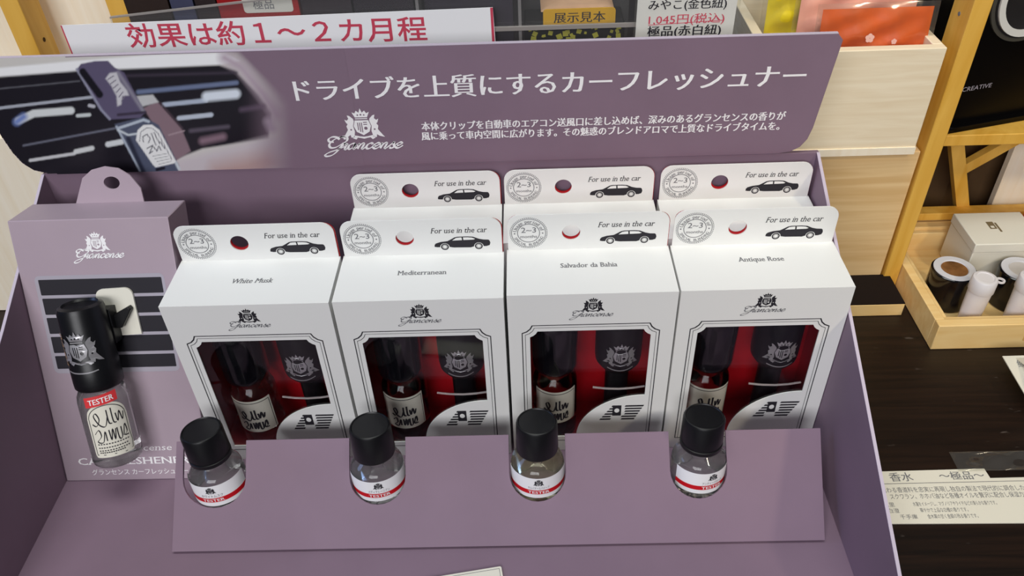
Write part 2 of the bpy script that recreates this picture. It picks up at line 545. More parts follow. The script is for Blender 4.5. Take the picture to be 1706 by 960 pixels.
# ================================================================== PURPLE DISPLAY STAND
XL, XR, YB, YF, ZT = -213.0, 142.3, 72.0, -100.0, 121.0
stand = thing('display_stand', 'purple cardboard counter display tray with printed header board, sloped bottle holder and side walls', 'display stand', (0, 0, 0))
T = 1.2
MB().box(XL, XR, YF, YB, 0.2, 2).build('tray_floor', 'purple', stand)
MB().box(XL-T, XR+T, YB, YB+2.4, 0.2, ZT).build('back_panel', 'purple', stand, bevel=.25)
def side(x, bow):
    prof = [(YB, 0.2, 0), (YB, ZT, 0), (2, 87.0, 0), (YF, 42.0, bow), (YF, 0.2, 0), (2, 0.2, 0)]
    vs = [(x+b, y, z) for y, z, b in prof] + [(x+T+b, y, z) for y, z, b in prof]
    fs = [(0, 1, 2, 5), (5, 2, 3, 4), (6, 11, 8, 7), (11, 10, 9, 8)] + [(k, k+6, (k+1) % 6 + 6, (k+1) % 6) for k in range(6)]
    b_ = MB(); b_.add(vs, fs)
    p = b_.build('side_panel', 'purple', stand)
    e = MB()
    m = x+T/2
    e.bar((m, YB, ZT+.05), (m, 2, 87.05), T+.1, .35); e.bar((m, 2, 87.05), (m+bow, YF, 42.05), T+.1, .35)
    setp(e.build('board_edge', 'purple_edge', p), 'pale cut edge of the side panel')
side(XL-T, 0); side(XR, -2.6)
MB().box(XL-T, XR+T, YF-T, YF, .2, 9).build('front_panel', 'purple', stand)
# sloped bottle holder with four U-shaped notches
FL = frame((0, -52.2, 3.7), (1, 0, 0), (0, 34, 33))
BX = [-130.4, -58.2, 12.0, 82.0]
out = [(-148.5, 0), (134.5, 0), (135.5, 47.4)]
for bx in reversed(BX):
    hw = 14.0 if bx < -100 else 12.4
    out += [(bx+hw, 47.4)] + [(bx+hw, 31)] + arc(bx, 31, hw, 0, -180, 14, ry=12.6) + [(bx-hw, 47.4)]
out += [(-147.5, 47.4)]
holder = MB().prism(out, 1.4, FL, base=-1.4).build('bottle_holder', 'purple', stand)
# header board
hdr = [(-226.5, 178), (-226.2, 160), (-224, 141), (-222.6, 133)] + [(-220.5, 127.5), (-216.8, 123.6), (-211, 121.6), (-206, 121.1)] + [(124, 121.1)] + [(130, 122), (134, 124.3), (136.6, 128.2), (138, 134)] + [(142.2, 174.2), (139.6, 177.2)]
FS = XZ(71.6)
header = MB().prism(hdr, 2.0, FS, base=-2.0).build('header_board', 'purple', stand, bevel=.2)
e = MB(); e.prism([(-226.3, 177.75), (139.6, 176.95), (139.8, 177.25), (-226.3, 178.05)], 2.0, FS, base=-2.0)
setp(e.build('board_edge', 'purple_edge', header), 'pale cut edge along the top of the header board')
# printed lettering of the header board
fr = FS
def S(u, v):
    p = at(u, v, 1, 71.6); return (p.x, p.z)
h = MB()
a = S(495, 170); c = S(1340, 136)
text(h, 'ドライブを上質にするカーフレッシュナー', a[0], 55.0+100, 11.2, fr, width=c[0]-a[0], bold=(-.028, -.014, 0, .014, .028), offset=-0.003, base=.1)
a = S(703, 216); c = S(1308, 196)
text(h, '本体クリップを自動車のエアコン送風口に差し込めば、深みのあるグランセンスの香りが', a[0], a[1]-.1, 4.6, fr, width=c[0]-a[0], bold=(-.03, 0, .03), base=.1)
a = S(703, 232); c = S(1298, 214)
text(h, '風に乗って車内空間に広がります。その魅惑のブレンドアロマで上質なドライブタイムを。', a[0], a[1]-.2, 4.6, fr, width=c[0]-a[0], bold=(-.03, 0, .03), base=.1)
setp(h.build('lettering', 'silver', header), 'silver lettering on the header board')
h = MB()
a = S(607, 236)
crest(h, fr, a[0]+.3, a[1]+1.9, 14.2, base=.1)
setp(h.build('coat_of_arms', 'silver', header), 'silver coat of arms on the header board')
h = MB()
a = S(545, 248)
wordmark(h, fr, a[0]-.5, a[1]-.4, 37, base=.16)
setp(h.build('wordmark', 'silver', header), 'silver script wordmark under the coat of arms')

# printed photograph on the left of the header board, painted as vertex colours
def photo():
    GX, GZ = 330, 120
    xs = np.linspace(-226.4, -64, GX); zs = np.linspace(121.2, 177.9, GZ)
    X, Zc = np.meshgrid(xs, zs)
    R = np.array(RC); C0 = np.array(CAM)
    P = np.stack([X, np.full_like(X, 71.6), Zc], -1).reshape(-1, 3) - C0
    Q = P @ R
    U = 853 + FPX*Q[:, 0]/-Q[:, 2]; V = 480 - FPX*Q[:, 1]/-Q[:, 2]
    u = U*3.5542; v = (V-90)*3.555
    pur = np.array(lin((133, 111, 128)))
    col = np.tile(np.array(lin((214, 210, 206))), (len(u), 1))
    def segd(ax, ay, bx, by):
        dx, dy = bx-ax, by-ay
        t = np.clip(((u-ax)*dx + (v-ay)*dy)/(dx*dx+dy*dy+1e-9), 0, 1)
        return np.hypot(u-ax-t*dx, v-ay-t*dy)
    def mix(c, a):
        nonlocal col
        a = np.clip(a, 0, 1)[:, None]
        col = col*(1-a) + np.array(lin(c))*a
    def poly(pts, c, soft=8, al=1.0):
        d = np.full(len(u), 1e9); ins = np.zeros(len(u), bool)
        for i in range(len(pts)):
            ax, ay = pts[i]; bx, by = pts[(i+1) % len(pts)]
            d = np.minimum(d, segd(ax, ay, bx, by))
            cnd = (ay > v) != (by > v)
            xi = (bx-ax)*(v-ay)/((by-ay) if by != ay else 1e-9) + ax
            ins ^= cnd & (u < xi)
        sd = np.where(ins, d, -d)
        mix(c, (sd/soft + .5)*al)
    def line(pts, wd, c, soft=8, al=1.0):
        d = np.full(len(u), 1e9)
        for i in range(len(pts)-1): d = np.minimum(d, segd(*pts[i], *pts[i+1]))
        mix(c, ((wd/2-d)/soft + .5)*al)
    E_ = -2000
    poly([(E_, 200), (0, 82), (450, 40), (900, 5), (1330, -8), (1420, 40), (1300, 65), (860, 88), (300, 125), (0, 135), (E_, 300)], (250, 250, 252), 14)
    poly([(1290, -30), (1400, 0), (1700, 300), (1800, 900), (2600, 900), (2600, -200), (1290, -200)], (133, 111, 128), 60)
    poly([(E_, 300), (0, 135), (450, 100), (900, 82), (1300, 66), (1390, 95), (1530, 240), (1610, 350), (1590, 500), (1200, 560), (1000, 640), (900, 900), (E_, 900)], (30, 27, 36), 16)
    line([(1330, 22), (1430, 80), (1560, 240), (1640, 360)], 60, (186, 168, 182), 60)
    poly([(1000, 640), (1200, 590), (1600, 490), (1700, 540), (1400, 900), (900, 900)], (206, 196, 202), 50)
    poly([(1250, 640), (1600, 560), (1700, 640), (1400, 900), (1150, 900)], (190, 160, 158), 70, .7)
    for pts, wd, c, sf in [
        ([(-200, 225), (0, 205), (470, 160)], 8, (96, 96, 104), 8), ([(-200, 345), (40, 315), (545, 255)], 17, (176, 180, 192), 7),
        ([(110, 395), (200, 352), (420, 335)], 44, (222, 226, 228), 12), ([(100, 402), (140, 372)], 40, (120, 140, 200), 30),
        ([(460, 365), (530, 360)], 20, (206, 212, 214), 8), ([(140, 542), (680, 440)], 11, (112, 114, 130), 10),
        ([(180, 630), (440, 590)], 18, (210, 210, 214), 8), ([(450, 578), (545, 558)], 28, (220, 222, 224), 10), ([(640, 535), (720, 520)], 32, (222, 226, 230), 10),
        ([(530, 305), (555, 310)], 20, (190, 190, 200), 8),
        ([(700, 130), (1400, 110)], 12, (66, 58, 72), 20),
        ([(820, 225), (1400, 170)], 26, (112, 124, 156), 14), ([(970, 300), (1220, 275)], 26, (180, 190, 210), 10), ([(1225, 252), (1395, 236)], 56, (228, 236, 248), 24),
        ([(1060, 380), (1250, 360)], 26, (196, 204, 220), 10), ([(1130, 455), (1350, 430)], 22, (92, 84, 98), 18), ([(1200, 515), (1320, 490)], 40, (140, 114, 128), 30), ([(1430, 330), (1560, 310)], 26, (88, 74, 92), 26),
        ([(1590, 400), (1610, 440)], 50, (176, 160, 176), 40)]:
        line(pts, wd, c, sf)
    poly([(850, 320), (930, 280), (1075, 440), (1130, 575), (1000, 660), (940, 470)], (140, 116, 126), 10)
    poly([(800, 250), (905, 240), (940, 285), (840, 312)], (200, 200, 202), 10)
    line([(950, 290), (1080, 440)], 12, (70, 56, 66), 10)
    line([(1000, 480), (1090, 455)], 8, (172, 150, 158), 8)
    # bottle in the photograph
    poly([(680, 415), (850, 372), (940, 420), (1060, 660), (1055, 720), (835, 720)], (84, 90, 112), 8)
    poly([(455, 90), (480, 58), (560, 42), (640, 40), (680, 80), (735, 110), (860, 345), (830, 378), (650, 388), (590, 330)], (96, 88, 116), 8)
    line([(455, 90), (600, 330), (650, 385)], 14, (150, 150, 172), 8)
    line([(490, 105), (590, 240)], 42, (22, 20, 30), 10)
    line([(700, 110), (850, 340)], 20, (140, 136, 152), 14)
    line([(700, 360), (860, 345)], 16, (60, 52, 70), 10)
    poly([(625, 145), (650, 112), (690, 108), (712, 165), (752, 215), (765, 245), (725, 250), (718, 300), (695, 310), (690, 250), (660, 190)], (208, 206, 212), 10)
    for k in range(6): line([(640+k*16, 150+k*26), (672+k*14, 130+k*24)], 6, (120, 114, 130), 4)
    line([(700, 440), (850, 390), (880, 400)], 16, (190, 200, 214), 8); line([(690, 430), (830, 690)], 12, (180, 190, 206), 8)
    line([(700, 450), (760, 480), (820, 470)], 12, (206, 214, 222), 8); line([(760, 500), (850, 700)], 26, (44, 48, 66), 14); line([(1040, 640), (1060, 680)], 16, (206, 214, 222), 8)
    poly([(805, 510), (815, 450), (850, 420), (900, 418), (945, 450), (1042, 635), (1030, 648), (922, 672), (905, 655)], (244, 244, 244), 6)
    line([(826, 520), (834, 462), (868, 438), (902, 440), (936, 470), (1018, 625)], 5, (150, 150, 156), 4)
    for q in ([(850, 520), (845, 490), (870, 475), (890, 500), (880, 525)], [(895, 470), (925, 540)], [(912, 465), (945, 530)], [(870, 560), (905, 540), (885, 590), (905, 575)], [(905, 545), (930, 575), (940, 545), (955, 570)], [(950, 520), (975, 560)]):
        line(q, 6, (110, 110, 118), 4)
    for k in range(4): line([(905+k*12, 605+k*16), (985+k*10, 590+k*15)], 4, (170, 170, 174), 4)
    line([(930, 685), (970, 675)], 18, (30, 28, 40), 8)
    k = np.clip((u-1420)/330, 0, 1); k = k*k*(3-2*k)
    col = col*(1-k[:, None]) + pur*k[:, None]
    # keep the picture inside the board outline
    inside = np.ones(len(u), bool)
    b = MB()
    vs = np.stack([X.ravel(), Zc.ravel()], -1)
    ol = hdr
    ins = np.zeros(len(vs), bool)
    for i in range(len(ol)):
        ax, ay = ol[i]; bx, by = ol[(i+1) % len(ol)]
        cnd = (ay > vs[:, 1]) != (by > vs[:, 1])
        xi = (bx-ax)*(vs[:, 1]-ay)/((by-ay) if by != ay else 1e-9) + ax
        ins ^= cnd & (vs[:, 0] < xi)
    idx = np.arange(GX*GZ).reshape(GZ, GX)
    fs = []
    for j in range(GZ-1):
        for i in range(GX-1):
            q = (idx[j, i], idx[j, i+1], idx[j+1, i+1], idx[j+1, i])
            if all(ins[list(q)]): fs.append([int(t) for t in q])
    b.add([(p[0], p[1], .06) for p in vs], fs, F=FS)
    rgba = np.concatenate([col, np.ones((len(col), 1))], 1)
    setp(b.build('printed_photo', 'paint', header, colors=rgba), 'photo of a bottle clipped to a car air vent printed on the header board')
photo()

# ================================================================== WHITE CARTONS
W_, D_, H_ = 70.0, 31.0, 98.0
def notched(x0, x1, z0, z1, r, low=None):
    p = [(x0, z0)]
    p += [(x1, z0)]
    p += [(x1, z1-r)] + [(x1 - r + r*(1-math.sin(math.radians(t))) , z1 - r*math.cos(math.radians(t)) ) for t in (15, 35, 55, 75)] if False else [(x1, z1-r), (x1-r*.45, z1-r*.8), (x1-r*.8, z1-r*.45), (x1-r, z1)]
    p += [(x0+r, z1), (x0+r*.8, z1-r*.45), (x0+r*.45, z1-r*.8), (x0, z1-r)]
    return p
QUAD = arc(60.3, 10, 30.5, 90, 180, 16, ry=27.5)      # top edge of the white quarter panel
opening = [(9.1, 10)] + list(reversed(QUAD)) + [(60.3, 75), (58.9, 75.8), (57.8, 76.9), (57.1, 78.3)] + [(12.3, 78.3), (11.6, 76.9), (10.5, 75.8), (9.1, 75)]
TABH = 18.4
def make_carton(label):
    t = thing('air_freshener_carton', label, 'carton', (0, 0, 0), group='white air freshener cartons')
    s = MB()
    t1 = .5
    s.prism([(0, 0), (W_, 0), (W_, H_), (0, H_)], t1, XZ(0), [opening], base=-t1)
    s.box(0, t1, t1, D_, 0, H_); s.box(W_-t1, W_, t1, D_, 0, H_)
    s.box(t1, W_-t1, D_-t1, D_, 0, H_); s.box(t1, W_-t1, t1, D_-t1, 0, t1); s.box(0, W_, 0, D_-.0, H_, H_+t1)
    s.build('carton_body', 'white', t)
    r = MB(); r.box(t1+.1, t1+.4, 1, D_-t1-.1, t1, H_-.1); r.box(W_-t1-.4, W_-t1-.1, 1, D_-t1-.1, t1, H_-.1)
    r.box(t1+.4, W_-t1-.4, D_-t1-.5, D_-t1-.1, t1, H_-.1); r.box(t1+.4, W_-t1-.4, 1, D_-t1-.5, t1+.1, t1+.5)
    r.box(t1+.4, W_-t1-.4, .8, D_-t1-.5, H_-.5, H_-.1)
    setp(r.build('inner_lining', 'red', t), 'red printed inside of the carton')
    setp(MB().prism([(7.5, 8), (62, 8), (62, 80), (7.5, 80)], .12, XZ(.75)).build('window_film', 'film', t), 'clear plastic window film')
    # hang tab: two card layers, hole through both
    tab = rrect(.6, 0, W_-.6, TABH, (0, 0, 5.2, 5.2))
    ft = frame((0, D_-.6, H_+.5), (1, 0, 0), (0, 0, 1))
    tb_ = MB().prism(tab, .6, ft, [circ(27.8, 8.9, 3.9, 28)], base=-.6).build('hang_tab', 'white', t)
    bk = MB().prism(rrect(.9, 0, W_-.25, TABH-.75, (0, 0, 4.8, 4.2)), .8, ft, [circ(27.9, 9.5, 3.75, 28)], base=-1.5)
    setp(bk.build('tab_backing', 'red', tb_), 'red back layer of the hang tab')
    a = MB(); b2 = MB(); g = MB()
    car_icon(a, b2, ft, 40.2, 2.6, 24.2)
    setp(a.build('car_picture', 'ink', tb_), 'dark printed saloon car')
    b2.build('car_window_print', 'white', tb_)
    x = MB(); text(x, 'For use in the car', 39.3, 11.2, 4.0, ft, width=23.6, shear=.22, serif=True, bold=(-.008, .008), offset=-.004)
    setp(x.build('lettering', 'ink', tb_), 'dark italic lettering on the hang tab')
    seal(g, ft, 9.6, 9.1, 7.9)
    setp(g.build('seal', 'grey', tb_), 'grey round printed seal')
    # front print
    ff = XZ(0)
    e = MB(); crest(e, ff, 35.4, 89.0, 7.4)
    setp(e.build('coat_of_arms', 'ink', t), 'dark coat of arms on the front')
    e = MB(); wordmark(e, ff, 26.2, 86.3, 18.6, heavy=.8, base=.1)
    setp(e.build('wordmark', 'grey', t), 'grey script wordmark on the front')
    e = MB()
    for (x0, x1, z1, wd, r_) in ((5.6, 64.0, 81.9, .42, 4.3), (7.0, 62.6, 80.4, .2, 3.9)):
        e.prism(notched(x0, x1, 7, z1, r_), 0, ff, [notched(x0+wd, x1-wd, 7+wd, z1-wd, r_)], .06)
    setp(e.build('window_border', 'ink', t), 'thin dark double border around the window')
    # vent pictogram on the white quarter panel
    e = MB()
    for k in range(6):
        z = 21.2 + k*1.75; x0 = 40.3 + k*1.05; x1 = 56.3 + k*.75
        if 2 <= k <= 5: segs = ((x0, 46.3), (51.6, x1))
        else: segs = ((x0, 45.3), (50.2, x1))
        for q0, q1 in segs: e.prism([(q0, z), (q1, z), (q1+.5, z+1.0), (q0+.5, z+1.0)], 0, ff, (), .06)
    e.prism([(46.2, 24), (50.2, 24), (50.2, 31.0), (46.2, 31.0)], 0, ff, [circ(48.2, 27.5, 1.2, 10, 1.5)], .06)
    setp(e.build('vent_picture', 'ink', t), 'dark vent pictogram beside the window')
    return t
NAMES = {0: ('White Musk', -115.4+141.5, 17.4, 15.3, .2), 1: ('Mediterranean', 25.3, 20.3, 17.6, 0), 2: ('Salvador da Bahia', 22.8, 23.9, 18.6, 0), 3: ('Antique Rose', 27.1, 18.9, 19.4, 0)}
def scent(t, i):
    n, x, wd, y, sh = NAMES[i]
    b = MB(); text(b, n, x, y-1.2, 4.3, XY(H_+.5), width=wd, shear=sh, serif=True, bold=(-.02, 0, .02), offset=-.004)
    setp(b.build('scent_lettering', 'grey', t), 'grey lettering on the carton top')
FX = [-141.5, -70.2, 1.1, 72.0]; FY = [-.8, -.5, .8, 1.0]
flab = ['white windowed carton at the left end of the front row, beside the purple display box',
        'white windowed carton second from the left in the front row',
        'white windowed carton third from the left in the front row',
        'white windowed carton at the right end of the front row, beside the right tray wall']
c0 = make_carton(flab[0])
c0.location = (FX[0]*.001, FY[0]*.001, .0022)
cartons = [c0] + [dup(c0, (FX[i], FY[i], 2.2), flab[i]) for i in (1, 2, 3)]
blab = ['white carton in the back row behind the second front carton from the left',
        'white carton in the back row behind the third front carton from the left',
        'white carton at the right end of the back row, behind the last front carton']
back = [dup(c0, (x, 36.6, 2.2), blab[k]) for k, x in enumerate((-71.4, -.6, 71.2))]
for i, t in enumerate(cartons): scent(t, i)
for k, t in enumerate(back): scent(t, k+1)

# contents seen through the windows
LETTERS = ([(-7.2, 22.5), (-5.4, 21.5), (-3.6, 24.5), (-4.6, 27.5), (-5.8, 26), (-4, 22), (-1.5, 21), (.2, 25.6)], [(.2, 28.5), (.3, 22.5), (1.6, 21.8)], [(2.2, 29), (2.3, 22.5), (3.6, 21.8)], [(3.8, 26), (4.4, 22), (5.6, 26.5), (6.6, 22), (7.6, 25.5)],
          [(-7.2, 17.5), (-5, 19.5), (-4.4, 16.5), (-6.6, 14), (-4, 13.6), (-2.4, 18.6), (-2.2, 14)], [(-.6, 19), (-.2, 14), (1.0, 19.2), (1.4, 14), (2.4, 19)], [(3, 19.2), (3.2, 14), (4.6, 14.2), (4.8, 19)], [(5.4, 14.4), (6.8, 19.6), (7.4, 16), (6, 14.4), (8, 14.2)])
def inner_bottle(label):
    t = thing('refill_bottle', label, 'bottle', (0, 0, 0), group='refill bottles inside the front cartons')
    MB().lathe([(0, 0), (9.6, 0), (10.4, 1), (10.4, 34), (9.6, 36.8), (7.2, 38.8), (6.4, 40.2), (6.4, 44), (0, 44)], 32).build('glass_body', 'vial_glass', t)
    MB().lathe([(6.2, 43.4), (9.2, 43.4), (10.2, 44.6), (10.4, 47), (10.4, 70), (9.9, 76), (9.0, 77.4), (0, 77.8)], 32).build('cap', 'gloss_black', t)
    l = MB(); l.lathe([(10.5, 13.5), (10.5, 33.6), (10.5, 34.6)], 20, a0=math.radians(212), a1=math.radians(328))
    lb = l.build('label', 'cpaper', t)
    k = MB()
    def tf(px, py, bs):
        a = math.radians(270) + px/10.65; return (10.65*math.cos(a), 10.65*math.sin(a), py)
    Fi = Matrix.Identity(4)
    for P in LETTERS:
        st = MB(); pen(st, [(px*.8, (py-13.6)*.86+15.6) for px, py in P], 1.0, .35, Fi, nib=.7, n=5)
        k.add([tf(v.x, v.y, 0) for v in st.v], st.f)
    o = MB(); o.lathe([(10.58, 33.0), (10.58, 33.4)], 20, a0=math.radians(216), a1=math.radians(324)); o.lathe([(10.58, 14), (10.58, 33.4)], 1, a0=math.radians(322.5), a1=math.radians(324))
    k.add(o.v, o.f)
    setp(k.build('lettering', 'ink', lb), 'dark script lettering on the label')
    return t
def diffuser(label):
    t = thing('vent_diffuser', label, 'diffuser', (0, 0, 0), group='vent diffusers inside the front cartons')
    c = MB().lathe([(0, 43.2), (5.2, 43.2), (8.4, 44.6), (10.2, 47.5), (10.5, 50), (10.5, 74), (9.8, 76), (0, 76.4)], 36).build('cap', 'black', t)
    MB().lathe([(0, 0), (6.5, 0), (6.5, 2), (5.4, 4), (5.4, 43.4), (0, 43.4)], 24).build('stem', 'black', t)
    MB().tube([(-11.8, -9.6, 37.2), (-6, -10.4, 37.0), (0, -10.7, 36.9), (6, -10.4, 37.0), (11.8, -9.6, 37.2)], .5, 8).build('blister_lip', 'clear_rim', t)
    e = MB()
    def tf(px, py, bs):
        a = math.radians(270) + px/10.62; return (10.62*math.cos(a), 10.62*math.sin(a), py)
    crest(e, None, 0, 51.5, 13.0, 0, tf)
    st = MB(); pen(st, [(-6, 49.4), (-2, 48.6), (2, 48.6), (6, 49.6)], .7, .4, Matrix.Identity(4), nib=.7)
    e.add([tf(v.x, v.y, 0) for v in st.v], st.f)
    setp(e.build('coat_of_arms', 'foil', c), 'silver coat of arms on the black cap')
    return t
pos = ['the leftmost front carton', 'the second front carton from the left', 'the third front carton from the left', 'the rightmost front carton']
rb = inner_bottle('black-capped glass bottle behind the window of ' + pos[0])
df = diffuser('black crested diffuser beside the bottle in the window of ' + pos[0])
for i in range(4):
    lb = (FX[i]+20.3, FY[i]+14.8, 3.2); ld = (FX[i]+49.0, FY[i]+14.5, 3.2)
    if i == 0:
        rb.location = Vector(lb)*.001; df.location = Vector(ld)*.001
    else:
        dup(rb, lb, 'black-capped glass bottle behind the window of ' + pos[i])
        dup(df, ld, 'black crested diffuser in the window of ' + pos[i])

# ================================================================== TESTER BOTTLES IN THE HOLDER
def tester(label, loc, glass, rz, groove, names, lean):
    rot = Matrix.Rotation(math.radians(lean[1]), 3, 'Y') @ Matrix.Rotation(math.radians(lean[0]), 3, 'X') @ Matrix.Rotation(rz, 3, 'Z')
    t = thing('tester_bottle', label, 'bottle', loc, rot, 'tester bottles in the sloped holder')
    g = MB().lathe([(0, 0.6), (6, .3), (9.8, .0), (11.2, .7), (11.8, 2.2), (11.9, 4), (11.9, 22.5), (11.3, 25), (9.6, 27.2), (7.4, 28.6), (6.6, 29.6), (6.6, 33), (0, 33)], 40)
    g.build('glass_body', glass, t)
    pr = [(6.4, 31.0), (8.6, 31.0), (9.1, 31.5), (9.15, 33.2)]
    pr += [(8.7, 33.4), (8.7, 34.6), (9.05, 34.8)] if groove else [(9.1, 34.8)]
    pr += [(8.8, 45.6), (8.4, 46.5), (7.9, 46.7), (7.6, 46.3), (0, 46.2)]
    MB().lathe(pr, 72, wob=lambda r, z, i: r + (.10 if (i % 2 and 35 < z < 46 and r > 8.5) else 0)).build('cap', 'black', t)
    l = MB(); l.lathe([(12.02, 12.6), (12.02, 24.4)], 40, a0=math.radians(188), a1=math.radians(352))
    lb = l.build('label', 'paper', t)
    rd = MB(); rd.lathe([(12.1, 14.9), (12.1, 17.3)], 40, a0=math.radians(188), a1=math.radians(352))
    rdo = setp(rd.build('red_band', 'red_ink', lb), 'red band across the label')
    def tf(px, py, bs):
        a = math.radians(270) + px/12.16; return (12.16*math.cos(a), 12.16*math.sin(a), py)
    k = MB(); text(k, 'TESTER', 0, 15.35, 2.1, None, width=9.5, align='C', serif=True, bold=(-.02, .02), tf=tf)
    k.build('lettering', 'paper', lb)
    k = MB(); crest(k, None, 0, 20.2, 3.6, 0, tf)
    k.build('coat_of_arms', 'ink', lb)
    k = MB(); text(k, names, 0, 18.0, 1.7, None, width=9.5, align='C', tf=tf)
    k.build('scent_lettering', 'grey', lb)
    return t
tl = ['black-capped glass tester bottle at the left end of the sloped purple holder',
      'black-capped glass tester bottle second from the left in the sloped holder',
      'tester bottle of pale yellow liquid, third from the left in the sloped holder',
      'black-capped glass tester bottle at the right end of the sloped holder']
nm = ['ホワイトムスク', 'メディテレーニアン', 'サルバドールバイーア', 'アンティークローズ']
rzs = [.06, .16, .02, .36]
for i in range(4):
    tester(tl[i], (BX[i] + (1.2, -.3, .1, .8)[i], (-28.4, -27.2, -27, -26.6)[i], 3.6), 'glass_y' if i == 2 else 'glass', rzs[i], i in (0, 3), nm[i], ((-7, -3.2), (-6, -.8), (-6, 0), (-6.5, .6))[i])

# ================================================================== PURPLE DISPLAY BOX WITH THE BIG SAMPLE
TH = math.atan2(47, 119)                       # leans back
rot = Matrix.Rotation(-TH, 3, 'X')
DB = thing('display_box', 'tall purple sample box leaning at the left end of the tray', 'box', (-212.6, -12, 2.2), rot)
# local: x right, z up along the face, y = out of the back; face at y = 0
BW, BH = 69.5, 127.5
ct, st_ = math.cos(TH), math.sin(TH)
prof = [(0, 0), (0, BH), (20, BH+3.0), (20, 8.2)]      # bottom cut so that it sits flat on the tray
bx = MB()
F2 = frame((0, 0, 0), (0, 1, 0), (0, 0, 1))
bx.prism(prof, BW, F2)
bx.build('box_body', 'box_purple', DB, bevel=.4)
tabp = [(21, 0)] + [(49, 0)] + [(47.6, 6)] + arc(36, 12, 9.5, 10, 170, 14)[0:] + [(24.0, 6)]
tabp = [(20, 0), (51, 0), (50.5, 6.5), (46.5, 12.5), (42, 15.6), (36, 16.6), (30, 15.2), (25.2, 11.6)]
tr = Matrix.Rotation(math.radians(2), 3, 'X')
ft = frame((0, 19.6, BH+2.6), (1, 0, 0), (0, 0, 1))
MB().prism(tabp, .8, ft, [circ(38, 9.2, 3.6, 24, 2.8)], base=-.8).build('hang_tab', 'box_purple', DB)
f0 = XZ(0)
e = MB(); crest(e, f0, 36.5, 113.2, 8.6); setp(e.build('coat_of_arms', 'silver', DB), 'silver coat of arms on the purple box')
e = MB(); wordmark(e, f0, 26, 110.2, 23, base=.1); setp(e.build('wordmark', 'silver', DB), 'silver script wordmark on the purple box')
vent = MB().prism(rrect(6.0, 56.0, 63.5, 102.6, 2.4), 0, f0, base=.05)
vo = setp(vent.build('vent_picture', 'steel', DB), 'printed black air vent with pale slat lines')
e = MB()
zz = [101.4, 92.7, 83.6, 74.5, 65.2, 57.4]
for k in range(5):
    e.prism(rrect(7.6, zz[k+1]+.9, 62.2, zz[k]-.6, .4), 0, f0, (), .1)
e.build('vent_slots', 'ink', vo)
e = MB()
text(e, 'Grancense', 53, 15.6, 4.6, f0, width=26, align='R', shear=.2, serif=True, bold=(0,), offset=-.006)
text(e, 'CAR FRESHENER', 60.5, 8.6, 5.2, f0, width=53, align='R', serif=True, bold=(-.02, 0, .02))
text(e, 'グランセンス カーフレッシュナー', 59, 3.2, 3.4, f0, width=46, align='R', bold=(0, .02))
setp(e.build('lettering', 'silver', DB), 'silver lettering at the foot of the purple box')

# big sample bottle clipped on the box
off = 11.4
rot2 = rot @ Matrix.Rotation(math.radians(2.6), 3, 'Y').inverted().inverted()
base = Vector((-212.6, -12, 2.2)) + rot @ Vector((33.8, -off, 18.6))
rot2 = rot @ Matrix.Rotation(math.radians(-2.6), 3, 'Y')
SB = thing('car_fragrance_bottle', 'clear glass car fragrance bottle with black crested cap clipped to the purple sample box', 'bottle', base, rot2)
MB().lathe([(0, .8), (6, .5), (9.4, 0), (10.3, 1.0), (10.6, 2.6), (10.6, 31.0), (10.2, 33.6), (9.0, 36), (7.4, 37), (7.4, 40), (0, 40)], 40).build('glass_body', 'glass', SB)
cp = MB().lathe([(6.6, 36.8), (9.2, 36.8), (10.0, 37.8), (10.1, 40), (10.1, 47.5), (9.9, 48), (9.6, 72), (9.0, 74.0), (7.4, 74.8), (6.8, 73.8), (0, 73.6)], 48).build('cap', 'black', SB)
def tfb(r):
    def tf(px, py, bs):
        a = math.radians(268) + px/r; return (r*math.cos(a), r*math.sin(a), py)
    return tf
e = MB(); crest(e, None, .6, 50.6, 14.5, 0, tfb(10.12))
st = MB(); pen(st, [(-7, 47.2), (-3, 46.6), (3, 46.6), (7, 47.2)], .8, .4, Matrix.Identity(4), nib=.7)
e.add([tfb(10.42)(v.x, v.y, 0) for v in st.v], st.f)
setp(e.build('coat_of_arms', 'foil', cp), 'silver coat of arms on the cap')
e = MB()  # irregular gold foil patches on the left of the cap
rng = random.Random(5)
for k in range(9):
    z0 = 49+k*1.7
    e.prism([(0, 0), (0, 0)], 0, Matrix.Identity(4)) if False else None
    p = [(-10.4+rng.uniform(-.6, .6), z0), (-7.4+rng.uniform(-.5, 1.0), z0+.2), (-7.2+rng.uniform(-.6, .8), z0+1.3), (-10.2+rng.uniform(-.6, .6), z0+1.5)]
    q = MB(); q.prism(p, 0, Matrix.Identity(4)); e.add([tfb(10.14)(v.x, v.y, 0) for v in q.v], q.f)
setp(e.build('foil_print', 'gold', cp), 'irregular gold patches of the foil print on the cap')
